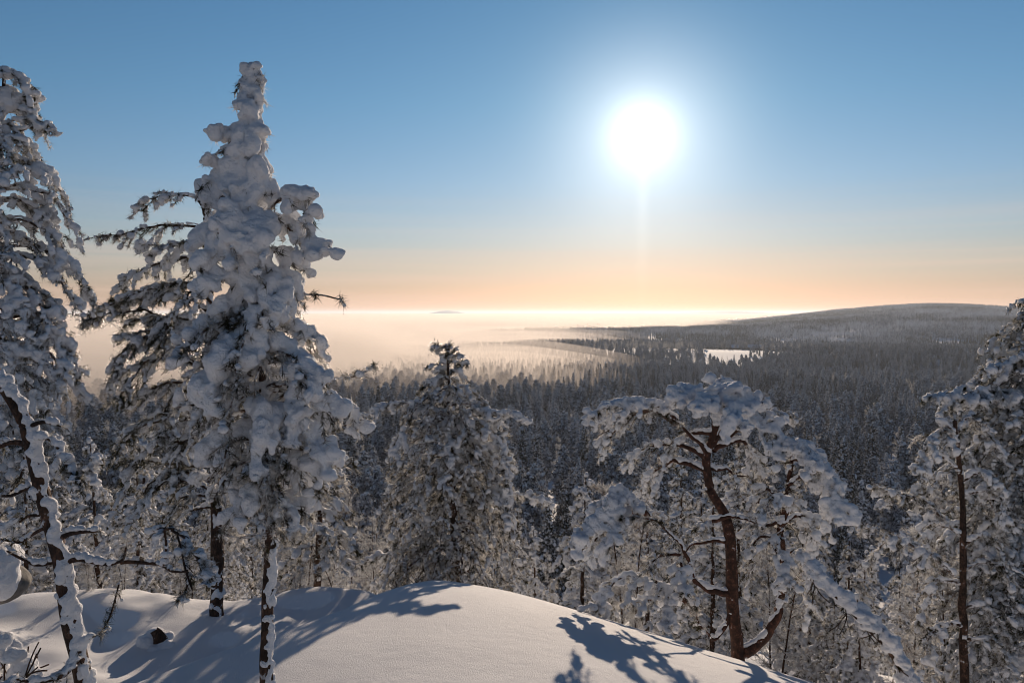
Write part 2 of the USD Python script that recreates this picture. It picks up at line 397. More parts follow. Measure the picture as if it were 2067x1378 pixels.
def near_land(x, y):
    s = (x - EDGE_A[0]) * EDGE_N[0] + (y - EDGE_A[1]) * EDGE_N[1]
    # the dome: flat near the viewer, bending away past its rim
    u = np.maximum(s + 4.2, 0)
    dome = -2.62 - .043 * u ** 2 - .012 * np.maximum(s, 0) ** 2.5
    dome = dome - .10 * np.maximum(-s - 4.2, 0) * 0
    dome = dome - .25 * .45 * np.logaddexp(0, (-x - .8) / .45)
    # its left flank, dropping into the hollow
    ex = np.interp(y, [0, 5.6, 6.6, 7.1, 7.6, 8.2, 9.2, 10.4, 12], [-5.5, -5.2, -4.3, -3.3, -2.5, -2.05, -1.75, -1.3, -.6])
    t = ex - x
    dome = dome - .46 * np.clip(t + .45, 0, None) ** 1.4 - .25 * np.clip(y - 10.0, 0, None) ** 2 * sstep(1.2, -1.5, x)
    base = -4.02 + .42 * fbm2(x, y, 1.9, 3, 11) + .26 * fbm2(x, y, .7, 2, 12) + .22 * np.exp(-((x + 5.2) / 2.2) ** 2 - ((y - 10.6) / .9) ** 2) + .15 * np.exp(-((x + 2.6) / .9) ** 2 - ((y - 11.0) / .9) ** 2)
    base = base + .25 * np.exp(-((x + 6.2) / 1.0) ** 2 - ((y - 9.0) / .7) ** 2) + .35 * np.exp(-((x + 4.2) / .8) ** 2 - ((y - 6.2) / .8) ** 2)
    base = base - .26 * np.clip(x + .5, 0, 8) ** 1.35 - .36 * np.clip(y - 10.9, 0, 20) ** 1.35
    k = .08
    m = np.maximum(dome, base); dd = np.abs(dome - base)
    z = m + k * np.exp(-dd / k) * .5
    # the viewer's own knoll
    z = np.maximum(z, -1.75 - .9 * np.clip(np.hypot(x, y) - 1.5, 0, None) ** 1.2)
    return z + .014 * fbm2(x, y, .5, 3, 14) + .05 * fbm2(x, y, 2.2, 2, 15)


def land(x, y):
    x, y = np.asarray(x, float), np.asarray(y, float)
    d = np.hypot(x, y)
    w = sstep(14.0, 24.0, d)
    far = far_land(x, y)
    near = np.where(d < 26, near_land(x, np.clip(y, -30, 26)), far)
    return near * (1 - w) + far * w


r_ring = np.concatenate([np.linspace(.3, 4.5, 22), np.linspace(4.6, 13.5, 210), np.geomspace(13.7, 60, 60), np.geomspace(62, 3000, 150), np.geomspace(3040, 30000, 60)])
az_ring = np.radians(np.concatenate([np.linspace(-180, -44, 40)[:-1], np.linspace(-44, 44, 440), np.linspace(44, 180, 40)[1:-1]]))
RR, AA = np.meshgrid(r_ring, az_ring, indexing='ij')
gx, gy = RR * np.sin(AA), RR * np.cos(AA)
gz = land(gx, gy)
gv = np.stack([gx, gy, gz], -1).reshape(-1, 3)
na = len(az_ring)
i, j = np.meshgrid(np.arange(len(r_ring) - 1), np.arange(na), indexing='ij')
q = np.stack([i * na + j, i * na + (j + 1) % na, (i + 1) * na + (j + 1) % na, (i + 1) * na + j], -1).reshape(-1, 4)
gf = np.vstack([q[:, [0, 3, 2]], q[:, [0, 2, 1]]])
nv = len(gv)
gv = np.vstack([gv, [0, 0, land(np.array([0.0]), np.array([0.0]))[0]]])
k = np.arange(na)
gf = np.vstack([gf, np.stack([np.full(na, nv), k, (k + 1) % na], 1)])
if vnormals(gv, gf)[nv // 2][2] < 0:
    gf = gf[:, ::-1]
tag(obj('snowy_ground', gv, gf, M_ground, smooth=True), kind='structure')


# ---------------------------------------------------------------- the air: a fog bank in the valley, and thin haze over everything
def fog_top(x, y):
    d = np.hypot(x, y); az = np.degrees(np.arctan2(x, y))
    left = np.interp(d, [330, 400, 480, 600, 800, 1200, 2000, 3500, 9000, 20000], [-64, -46, -36, -28, -22, -18, -16, -15, -13, -12])
    mid = np.interp(d, [470, 530, 620, 800, 950, 1150, 1300, 1500, 1800, 2000, 2250, 2700, 3500, 9000, 20000], [-74, -50, -41, -38, -41, -49, -45, -36, -40, -46, -39, -28, -19, -13, -12])
    a = np.interp(d, [400, 800, 1400, 2500, 6000], [-10.0, -6.0, -3.0, 2.0, 8.0])
    w = sstep(-8, 0, az - a)
    t = left * (1 - w) + mid * w
    edge = np.interp(d, [500, 900, 1500, 2500, 3500, 6000, 20000], [11.5, 12.0, 13.0, 14.5, 19.0, 32.0, 44.0])
    t = t - 44 * sstep(-13.0, 5.0, az - edge + 12 * fbm2(x, y, 400.0, 3, 23))
    return t + 2 + 26 * fbm2(x, y, 380.0, 3, 21) * sstep(350, 700, d) * (1 - .6 * sstep(2500, 5000, d)) + 12 * fbm2(x, y, 120.0, 2, 22) * (1 - .7 * sstep(2500, 5000, d))


fr = np.concatenate([np.geomspace(320, 3000, 90), np.geomspace(3060, 19000, 36)])
fa = np.radians(np.linspace(-70, 42, 120))
FR, FA = np.meshgrid(fr, fa, indexing='ij')
fx, fy = FR * np.sin(FA), FR * np.cos(FA)
ft = fog_top(fx, fy)
FLOOR = -75.6


def closed_sheet(x, y, top, bottom):
    n0, n1 = x.shape
    v = np.vstack([np.stack([x, y, top], -1).reshape(-1, 3), np.stack([x, y, np.full_like(x, bottom)], -1).reshape(-1, 3)])
    N = n0 * n1
    i, j = np.meshgrid(np.arange(n0 - 1), np.arange(n1 - 1), indexing='ij')
    q = np.stack([i * n1 + j, i * n1 + j + 1, (i + 1) * n1 + j + 1, (i + 1) * n1 + j], -1).reshape(-1, 4)
    f = [q[:, [0, 3, 2]], q[:, [0, 2, 1]], N + q[:, [0, 1, 2]], N + q[:, [0, 2, 3]]]
    rim = np.concatenate([np.arange(n1 - 1), np.arange(n0 - 1) * n1 + n1 - 1, (N - 1) - np.arange(n1 - 1), (np.arange(n0 - 1, 0, -1)) * n1])
    nx = np.roll(rim, -1)
    f += [np.stack([rim, rim + N, nx + N], 1), np.stack([rim, nx + N, nx], 1)]
    return v, np.vstack(f)[:, ::-1]


HAZE_DENSITY = .45e-4
FOG = [(-7.0, .0013), (2.0, .0026), (10.0, .004), (17.0, .007)]
for k, (drop, dens) in enumerate(FOG):
    m_fog = mat(f'fog_{"veil thin thick dense".split()[k]}', {'v': ('principled_volume', {'color': (.80, .73, .68), 'density': dens, 'anisotropy': .4})}, [], surface=None, volume='v.volume')
    v, f = closed_sheet(fx, fy, np.maximum(ft - drop, FLOOR + .3 + .1 * k), FLOOR - .2 * k)
    tag(obj('fog_bank', v, f, m_fog), ['thin uppermost veil of the fog bank lying in the valley below the hill', 'upper layer of the fog bank lying in the valley below the hill', 'middle layer of the fog bank lying in the valley below the hill',
                                       'dense lowest layer of the fog bank filling the valley below the hill'][k], 'fog', kind='stuff')
m_haze = mat('haze_air', {'v': ('principled_volume', {'color': (.82, .90, 1.0), 'density': HAZE_DENSITY, 'anisotropy': .4})}, [], surface=None, volume='v.volume')
hz = trimesh.creation.box((64000, 64000, 143.0))
hz.apply_translation((0, 0, 66.0 - 71.5))
tag(obj('haze', hz.vertices, hz.faces, m_haze), 'thin pale winter haze in the air over the whole valley', 'haze', kind='stuff')

# ---------------------------------------------------------------- the forest below the hill
def blades(p, d, L, w, rng, droop=0.0):
    """Thin triangles from the points p along the directions d, one each, of length L and width w."""
    n = len(p)
    d = d / (np.linalg.norm(d, axis=1, keepdims=True) + 1e-9)
    side = np.cross(d, rng.normal(size=(n, 3)))
    side /= np.linalg.norm(side, axis=1, keepdims=True) + 1e-9
    L = np.broadcast_to(L, (n,))[:, None]; w = np.broadcast_to(w, (n,))[:, None]
    tip = p + d * L
    tip[:, 2] -= droop
    v = np.stack([p - side * w / 2, p + side * w / 2, tip], 1).reshape(-1, 3)
    return v, np.arange(3 * n).reshape(-1, 3)


_ico = trimesh.creation.icosphere(0)


def lumps(c, r, rz, rng, jit=.35):
    """Small uneven lumps (20 triangles each) at the centres c."""
    n, k = len(c), len(_ico.vertices)
    s = np.stack([r, r, rz], -1)[:, None] if np.ndim(r) else np.array([r, r, rz])
    v = _ico.vertices[None] * s * (1 + jit * rng.uniform(-1, 1, (n, k, 1))) + c[:, None]
    f = _ico.faces[None] + (np.arange(n) * k)[:, None, None]
    return v.reshape(-1, 3), f.reshape(-1, 3)


def spruce_mesh(seed, H=21.0, spread=.13, snow=.8, per=6, round_top=False):
    """trunk, needles, snow of a spruce (or, with a round top, a pine) of height H, each (v, f)."""
    rng = np.random.default_rng(seed)
    t = tube([[0, 0, -1.5], [0, 0, H * .5], [.05, 0, H * .98]], [H * .011, H * .007, .02], 5)
    N, S = [], []
    z = H * (.10 if not round_top else .34)
    while z < H * .985:
        q = (z / H - .1) / .9 if not round_top else (z / H - .34) / .66
        if not round_top:
            R = H * spread * (1 - q) ** .85 * rng.uniform(.75, 1.15) + .18
        else:
            R = H * spread * (math.sin(math.pi * min(1, .22 + .76 * q)) ** .7) * rng.uniform(.65, 1.15) + .15
        a0 = rng.uniform(0, 6.28)
        n = max(3, int(per * (.5 + .5 * R / (H * spread))))
        for b in range(n):
            a = a0 + b * 6.283 / n + rng.normal() * .3; L = R * rng.uniform(.6, 1.15)
            dirh = np.array([math.cos(a), math.sin(a), 0])
            m = max(2, int(1.5 + L * 1.5))
            x = np.linspace(.3, 1, m)
            drop = .75 if not round_top else .35
            c = np.array([0, 0, z + rng.uniform(-.2, .2)]) + dirh * (L * x)[:, None] + np.array([0, 0, 1.0]) * (-drop * L * x ** 1.6 + (.25 * L * x if round_top else 0))[:, None]
            c += rng.normal(size=c.shape) * .07 * L
            w = .16 + .15 * L * (1.1 - x * .6)
            k = 7
            p = np.repeat(c, k, 0) + rng.normal(size=(m * k, 3)) * np.repeat(w, k)[:, None] * [.9, .9, .3]
            d = dirh * .55 + rng.normal(size=p.shape) * [.5, .5, .3] + [0, 0, -1.0]
            N.append(blades(p, d, rng.uniform(.5, 1.1, len(p)) * (.35 + .28 * L), .16 + .08 * L, rng))
            keep = rng.random(m) < snow
            cc = c[keep]
            if len(cc):
                rr = w[keep] * rng.uniform(.65, 1.1, len(cc))
                S.append(lumps(cc + [0, 0, .10] + rng.normal(size=cc.shape) * .05, rr, rr * rng.uniform(.55, 1.5, len(rr)), rng, .45))
        z += (.42 + .55 * (1 - q)) * H / 21 * rng.uniform(.85, 1.25)
    S.append(lumps(np.array([[0, 0, H * .985], [.05, 0, H * .965]]), np.array([.16, .24]), np.array([.3, .3]), rng))
    return t, join(N), join(S)


def birch_mesh(seed, H=13.0, fine=240):
    """trunk and a haze of rimed twigs."""
    rng = np.random.default_rng(seed)
    T = [tube(spline([[0, 0, -1.5], [.1, .1, H * .4], [.3, 0, H * .98]], .8, rng, .12), np.linspace(H * .010, .012, len(spline([[0, 0, -1.5], [.1, .1, H * .4], [.3, 0, H * .98]], .8))), 5)]
    W = []
    for i in range(34):
        q = rng.uniform(.22, .97); a = rng.uniform(0, 6.283); L = H * .22 * (1.1 - q) ** .6 * rng.uniform(.6, 1.2)
        d = np.array([math.cos(a), math.sin(a), rng.uniform(.7, 1.5)]); d /= np.linalg.norm(d)
        p0 = np.array([.2 * q, 0, H * q])
        pp = p0 + d * (np.linspace(0, 1, 6) * L)[:, None]; pp[:, 2] -= .25 * L * np.linspace(0, 1, 6) ** 2
        W.append(tube(pp, np.linspace(.03, .008, 6), 3))
        n = fine // 10
        x = rng.uniform(.25, 1, n)
        c = p0 + d * (x * L)[:, None]; c[:, 2] -= .25 * L * x ** 2
        dd = d + rng.normal(size=(n, 3)) * .8
        W.append(blades(c, dd, rng.uniform(.3, 1.0, n) * H * .055, .05, rng))
        e = np.repeat(c + dd / np.linalg.norm(dd, axis=1, keepdims=True) * (.25 * H * .055), 3, 0)
        W.append(blades(e, np.repeat(dd, 3, 0) + rng.normal(size=e.shape) * .9 + [0, 0, -.3], rng.uniform(.2, .6, len(e)) * H * .05, .035, rng))
    return T[0], join(W), None


KINDS = []                                     # (class path, label, category, group, height)


def proto_class(name, parts):
    p = stage.CreateClassPrim('/World/' + name)
    for nm, (v, f), m in parts:
        obj(nm, v, f, m, p, smooth=False, path=f'/World/{name}/{nm}')
    return p


PROTO = []
for k in range(5):
    t, n, s = spruce_mesh(100 + k, 21.0, [.135, .11, .15, .12, .14][k], [.9, .6, 1.0, .4, .8][k], 7)
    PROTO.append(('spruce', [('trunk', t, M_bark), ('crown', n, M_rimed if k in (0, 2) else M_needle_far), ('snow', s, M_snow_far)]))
for k in range(3):
    t, n, s = spruce_mesh(200 + k, 19.0, [.13, .15, .12][k], [.9, .75, 1.0][k], 7, True)
    PROTO.append(('pine', [('trunk', t, M_bark), ('crown', n, M_rimed), ('snow', s, M_snow_far)]))
for k in range(2):
    t, n, _ = birch_mesh(300 + k, 16.0)
    PROTO.append(('birch', [('trunk', t, M_bark), ('crown', n, M_frost)]))

rng = np.random.default_rng(5)


def clearing(x, y):
    d = np.hypot(x, y); az = np.degrees(np.arctan2(x, y))
    return (d > 985) & (d < 1250) & (az > 13.6) & (az < 18.6) & (fbm2(x, y, 55.0, 2, 39) > -.09)


def open_patch(x, y):
    """Clear-cuts on the wooded hill."""
    d = np.hypot(x, y); az = np.degrees(np.arctan2(x, y))
    return ((d > 3300) & (d < 3900) & (az > 17.5) & (az < 23)) & (fbm2(x, y, 160.0, 3, 40) > .06)


def scatter(d0, d1, a0, a1, spacing, seed):
    r = np.random.default_rng(seed)
    n = int(.5 * math.radians(a1 - a0) * (d1 ** 2 - d0 ** 2) / spacing ** 2)
    d = np.sqrt(r.uniform(d0 ** 2, d1 ** 2, n)); a = np.radians(r.uniform(a0, a1, n))
    return d * np.sin(a), d * np.cos(a), r


def choose(x, y, r):
    """Which prototype stands at a place: stands of spruce, pine and birch."""
    n = fbm2(x, y, 190.0, 3, 31) * 1.25 + r.normal(size=len(x)) * .09
    k = np.where(n > .17, 8 + r.integers(0, 2, len(x)), np.where(n > .02, 5 + r.integers(0, 3, len(x)), r.integers(0, 5, len(x))))
    return k


def forest_heights(x, y, r):
    d = np.hypot(x, y)
    return r.uniform(.62, 1.18, len(x)) * np.interp(d, [60, 140, 400, 620, 900, 2000], [.62, .85, 1.0, .9, .7, .7])


fx1, fy1, r1 = scatter(78, 620, -37, 37, 8.6, 41)
k1 = choose(fx1, fy1, r1); s1 = forest_heights(fx1, fy1, r1); a1_ = r1.uniform(0, 360, len(fx1)); z1 = land(fx1, fy1)
fx2, fy2, r2 = scatter(620, 1500, -33, 36, 7.6, 42)
k2 = choose(fx2, fy2, r2); s2 = forest_heights(fx2, fy2, r2); a2_ = r2.uniform(0, 360, len(fx2)); z2 = land(fx2, fy2)
ok = ~clearing(fx2, fy2)
fx2, fy2, z2, k2, s2, a2_ = (q[ok] for q in (fx2, fy2, z2, k2, s2, a2_))
GROUPS = {'spruce': ('snow-dusted valley spruce', 'spruce tree', ''), 'pine': ('round-topped white valley pine', 'pine tree', ''), 'birch': ('leafless rimed valley birch', 'birch tree', '')}
REGIONS = [(330, 'showing past the swept pine, below the fog'), (720, 'showing behind the tall pillar pine'), (1010, 'showing behind the cone-shaped pine'), (1190, 'showing between the cone pine and the gnarled pine'),
           (1440, 'showing over the left boughs of the gnarled pine'), (1640, 'showing over the right crown of the gnarled pine'), (1860, 'showing between the gnarled and the thin pine'), (1e9, 'showing around the thin dark-trunked pine')]
firsts = set()
classes = [proto_class(f'{sp}_form_{n:03d}', parts) for n, (sp, parts) in enumerate(PROTO)]
order = np.argsort(np.hypot(fx1, fy1) / s1)
single = np.zeros(len(fx1), bool)
quota = {'spruce': 290, 'pine': 290, 'birch': 150}
for n in order:
    sp = PROTO[k1[n]][0]
    if quota[sp] <= 0 or abs(math.degrees(math.atan2(fx1[n], fy1[n]))) > 34:
        continue
    quota[sp] -= 1
    single[n] = True
    x = UsdGeom.Xform.Define(stage, numbered('/World', sp + '_tree'))
    x.AddTranslateOp().Set(Gf.Vec3d(float(fx1[n]), float(fy1[n]), float(z1[n]))); x.AddRotateZOp().Set(float(a1_[n])); x.AddScaleOp().Set(Gf.Vec3f(*[float(s1[n])] * 3))
    x.GetPrim().GetReferences().AddInternalReference(classes[k1[n]].GetPath())
    x.GetPrim().SetInstanceable(True)
    u = 1033.5 + FPX * fx1[n] / fy1[n]
    where = next(w for u1, w in REGIONS if u < u1)
    first = (sp, where) not in firsts
    firsts.add((sp, where))
    look, cat, _ = GROUPS[sp]
    tag(x.GetPrim(), f"{'nearest ' if first else ''}{look} {where}", cat, f"{look}s {where}")


def instancer(name, protos, x, y, z, k, s, a, label, cat):
    pi = UsdGeom.PointInstancer.Define(stage, '/World/' + name)
    paths = []
    for n, parts in enumerate(protos):
        h = UsdGeom.Xform.Define(stage, f'/World/{name}/Prototypes/form_{n:03d}')
        for nm, (v, f), m in parts:
            obj(nm, v, f, m, path=f'/World/{name}/Prototypes/form_{n:03d}/{nm}')
        paths.append(h.GetPath())
    pi.CreatePrototypesRel().SetTargets(paths)
    n = len(x)
    pi.CreateProtoIndicesAttr(Vt.IntArray.FromNumpy(np.asarray(k, np.int32)))
    pi.CreatePositionsAttr(Vt.Vec3fArray.FromNumpy(np.stack([x, y, z], 1).astype(np.float32)))
    pi.CreateScalesAttr(Vt.Vec3fArray.FromNumpy(np.repeat(np.asarray(s, np.float32)[:, None], 3, 1)))
    h = np.radians(a) / 2
    pi.CreateOrientationsAttr(Vt.QuathArray([Gf.Quath(float(c), 0, 0, float(q)) for c, q in zip(np.cos(h), np.sin(h))]))
    return tag(pi.GetPrim(), label, cat, kind='stuff')


rest = ~single
instancer('valley_forest', [p for _, p in PROTO], np.concatenate([fx1[rest], fx2]), np.concatenate([fy1[rest], fy2]), np.concatenate([z1[rest], z2]),
          np.concatenate([k1[rest], k2]), np.concatenate([s1[rest], s2]), np.concatenate([a1_[rest], a2_]), 'snowy conifer forest covering the valley floor below the hill', 'forest')


def patch(seed, birch=0.0, snow=.7):
    """A piece of far woodland, 60 m across."""
    r = np.random.default_rng(seed)
    T, N, S = [], [], []
    for q in range(95):
        x, y = r.uniform(-32, 32, 2); h = r.uniform(8, 17)
        if r.random() < birch:
            c = r.normal(size=(26, 3)) * [1.3, 1.3, h * .22] + [x, y, h * .6]
            S.append(blades(c, r.normal(size=c.shape) + [0, 0, .5], r.uniform(1, 2.6, 26), .5, r))
            continue
        R = h * r.uniform(.10, .15)
        for zz in np.linspace(.1, .8, 5):
            rr = R * (1.05 - zz)
            ang = r.uniform(0, 6.28) + np.arange(5) * 1.2566
            o = np.stack([np.cos(ang) * rr, np.sin(ang) * rr, np.full(5, zz * h - 1.5) + r.uniform(-.5, .5, 5)], 1) + [x, y, 0]
            top = np.array([x, y, (zz + .28) * h - 1.5])
            v = np.vstack([o, top]); f = np.array([[b, (b + 1) % 5, 5] for b in range(5)])
            m = r.random(5) < snow * .62
            if (~m).any(): N.append((v, f[~m]))
            if m.any(): S.append((v, f[m]))
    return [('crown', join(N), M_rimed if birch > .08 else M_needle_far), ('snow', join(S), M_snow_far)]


patches = [patch(500 + k, [.05, .1, .0, .35, .75][k], [.18, .3, .10, .5, .7][k]) for k in range(5)]
px1, py1, rr1 = scatter(1450, 5600, 2, 40, 50.0, 44)
px2, py2, rr2 = scatter(1450, 3000, -36, 2, 54.0, 45)
px3, py3, _ = scatter(60, 1500, 40, 322, 48.0, 46)
px, py = np.concatenate([px1, px2, px3]), np.concatenate([py1, py2, py3])
ok = ~open_patch(px, py)
px, py = px[ok], py[ok]
pn = fbm2(px, py, 420.0, 4, 47) + rng.normal(size=len(px)) * .05
pk = np.clip(np.digitize(pn, [-.10, -.02, .05, .13]), 0, 4)
pk = np.array([2, 0, 1, 3, 4])[pk]
instancer('hill_forest', patches, px, py, land(px, py), pk, np.ones(len(px)), rng.uniform(0, 360, len(px)), 'distant frosted forest covering the low hill and ridges', 'forest')

# ---------------------------------------------------------------- pines heavy with snow
class Pine:
    """Collects the wood, needles and snow of one tree; boughs are numbered from 1, the trunk is 0."""

    def __init__(self, seed, k=.66):
        self.rng = np.random.default_rng(seed)
        self.wood, self.tufts, self.blobs, self.kind = {}, {}, [], {}
        self.nb = 0
        self.k = k

    def blob(self, p, r, rz=None, lab=0):
        self.blobs.append((*p, r, r * .85 if rz is None else rz, lab))

    def trunk(self, pts, r0, r1, plaster=0.0, side=(.6, -.5, 0), pr=.035, lab=0, wig=.02, sides=10):
        rng = self.rng
        p = spline(pts, .06, rng, wig)
        r = np.linspace(r0, r1, len(p)) * (1 + .12 * ndimage.gaussian_filter1d(rng.normal(size=len(p)), 2))
        self.wood.setdefault(lab, []).append(tube(p, r, sides))
        if plaster:
            s = np.array(side, float); s /= np.linalg.norm(s)
            for q, rr in zip(p, r):
                for _ in range(11):
                    if rng.random() < plaster:
                        d = s + rng.normal(size=3) * [.6, .6, .1]; d /= np.linalg.norm(d)
                        b = pr * rng.uniform(.45, 1.1)
                        self.blob(q + d * (rr * .88) + [0, 0, rng.uniform(-.03, .03)], b, b * rng.uniform(1.0, 2.0), lab)
        return p, r

    def tuft(self, p, d, size, lab):
        self.tufts.setdefault(lab, []).append((p, d, size))

    def bough(self, pts, r0, load=1.0, br=.07, twig=.3, gap=.07, lab=None, needle=.075, bare=.15, hang=.5, snowy=.8, cap=None, wig=.03, wood_r1=.006, droop=.5, tufts=1.0):
        """A bough along pts with side twigs, needles at the twigs' ends and snow lying on all of it.
        br: size of the snow lumps; twig: length of the side twigs; bare: part of the bough without twigs; hang: how far lumps hang down."""
        rng = self.rng
        br = br * self.k
        if lab is None:
            self.nb += 1
            lab = self.nb
        p = spline(pts, .04, rng, wig)
        n = len(p)
        x = np.linspace(0, 1, n)
        r = r0 + (wood_r1 - r0) * x ** .8
        self.wood.setdefault(lab, []).append(tube(p, r, 6))
        t = np.gradient(p, axis=0); t /= np.linalg.norm(t, axis=1, keepdims=True) + 1e-9
        L = np.linalg.norm(np.diff(p, axis=0), axis=1).sum()
        # snow along the bough itself
        s = 0.0
        while s < L:
            i = min(n - 1, int(s / L * n))
            b = (min(max(r[i] * 1.3, .021), .036) if x[i] < bare else br * rng.uniform(.5, 1.0) * (1 - .35 * x[i]))
            if rng.random() < snowy or x[i] < bare:
                self.blob(p[i] + [0, 0, r[i] + b * .25], b, b * rng.uniform(.6, .9), lab)
            s += max(.02, b * .7)
        # side twigs
        s = bare * L
        while s < L * 1.001:
            i = min(n - 1, int(s / L * n))
            sg = rng.choice([-1, 1])
            lat = np.cross(t[i], [0, 0, 1.0]); lat /= np.linalg.norm(lat) + 1e-9
            d = t[i] * rng.uniform(.4, 1.0) + lat * sg * rng.uniform(.3, 1.1) + np.array([0, 0, rng.uniform(-.5, .45)])
            d /= np.linalg.norm(d)
            l = twig * rng.uniform(.45, 1.15) * (1 - .45 * x[i])
            m = 5
            y = np.linspace(0, 1, m)
            tp = p[i] + d * (y * l)[:, None] + np.array([0, 0, -1.0]) * (droop * l * y ** 2)[:, None] + rng.normal(size=(m, 3)) * .03 * l * y[:, None]
            self.wood[lab].append(tube(tp, np.linspace(min(r[i] * .5, .009), .003, m), 3, cap=False))
            td = tp[-1] - tp[-2]
            for q in (1.0, .86, .72, .58, .44, .3):
                if rng.random() < tufts:
                    a = tp[0] + (np.interp(q, y, tp[:, 0]) - tp[0, 0], np.interp(q, y, tp[:, 1]) - tp[0, 1], np.interp(q, y, tp[:, 2]) - tp[0, 2])
                    self.tuft(a, td / (np.linalg.norm(td) + 1e-9) + rng.normal(size=3) * .5 + [0, 0, -.15], needle * rng.uniform(.8, 1.2), lab)
            if rng.random() < load:
                k = max(1, int(l / (br * .9)))
                for q in np.linspace(.35, 1.05, k):
                    c = np.array([np.interp(q, y, tp[:, 0]), np.interp(q, y, tp[:, 1]), np.interp(q, y, tp[:, 2])])
                    b = br * rng.uniform(.55, 1.15)
                    self.blob(c + [0, 0, b * .35] + rng.normal(size=3) * b * .15, b, b * rng.uniform(.65, 1.0), lab)
                    if rng.random() < hang * .5:
                        self.blob(c + [0, 0, -b * .6], b * .7, b * 1.0, lab)
            s += gap * rng.uniform(.6, 1.4)
        if cap:
            self.cap(p[-1], cap, lab)
        return lab, p

    def cap(self, c, r, lab, n=12, flat=.6):
        r = r * (.5 + .5 * self.k)
        for _ in range(n):
            o = self.rng.normal(size=3) * [.55, .55, .3]
            self.blob(c + o * r, r * self.rng.uniform(.3, .6), r * flat * self.rng.uniform(.4, .8), lab)

    def needles(self, lab, blade_n=12, w=.0045):
        tt = self.tufts.get(lab)
        if not tt:
            return None
        rng = self.rng
        p = np.array([q[0] for q in tt]); d = np.array([q[1] for q in tt]); s = np.array([q[2] for q in tt])
        d /= np.linalg.norm(d, axis=1, keepdims=True) + 1e-9
        P_ = np.repeat(p, blade_n, 0); D = np.repeat(d, blade_n, 0); L = np.repeat(s, blade_n)
        P_ = P_ - D * (rng.random((len(P_), 1)) * .05)
        D = D * .75 + rng.normal(size=D.shape) * .62
        return blades(P_, D, L * rng.uniform(.7, 1.1, len(L)), w * rng.uniform(.8, 1.4, len(L)), rng)

    def parts(self, h, seed, rough=.9, blade_n=12, w=.0045, tri_max=None):
        """{label: {'wood': (v, f), 'snow': (v, f, n), 'needles': (v, f)}}"""
        out = {}
        for lab, ws in self.wood.items():
            v, f = join(ws)
            out.setdefault(lab, {})['wood'] = (v, f, vnormals(v, f))
        for lab in self.tufts:
            nd = self.needles(lab, blade_n, w)
            out.setdefault(lab, {})['needles'] = (*nd, None)
        if self.blobs:
            v, f, n, L = snow_field(self.blobs, h, seed, rough)
            v, f, n, L = attached(v, f, n, L, np.vstack([q[0] for w_ in self.wood.values() for q in w_]), max(.02, 1.3 * h))
            for lab, a, b, c in split_by(v, f, n, L):
                out.setdefault(lab, {})['snow'] = (a, b, c)
        return out

    def build(self, root, h, seed, bark=None, red=None, rough=.9, blade_n=12, w=.0045, snow=None, needle=None, labels={}):
        """Writes the tree under root: trunk (> snow), bough (> needles, snow), ..."""
        got = self.parts(h, seed, rough, blade_n, w)
        base = str(root.GetPath())
        for lab in sorted(got):
            g = got[lab]
            name = 'trunk' if lab == 0 else self.kind.get(lab, 'bough')
            if 'wood' in g:
                top = obj(name, *g['wood'][:2], (red or bark or M_bark) if lab else (bark or M_bark), root, n=g['wood'][2])
                if lab in labels:
                    top.SetCustomDataByKey('label', labels[lab])
                where = str(top.GetPath())
            else:
                where = base
            if 'needles' in g:
                tag(obj('needles', g['needles'][0], g['needles'][1], needle or M_needle, where), kind='stuff')
            if 'snow' in g:
                obj('snow', g['snow'][0], g['snow'][1], snow or M_snow, where, n=g['snow'][2])
        return root


def drooping(T, at, az, L, rise=.1, fall=.5):
    """Way points of a bough that leaves at the point at, rises a little and then bends down."""
    d = np.array([math.sin(az), math.cos(az), 0.0])
    x = np.array([0, .3, .6, .85, 1.0])
    return np.asarray(at) + d * (L * x)[:, None] + np.array([0, 0, 1.0]) * (L * (rise * np.sin(x * 2.2) - fall * x ** 2))[:, None]


def pix(pts, D, dd=None):
    """Pixel way points at forward distance D (dd: how much nearer or farther each lies)."""
    dd = dd if dd is not None else [0] * len(pts)
    return np.array([P(u, v, D + e) for (u, v), e in zip(pts, dd)])


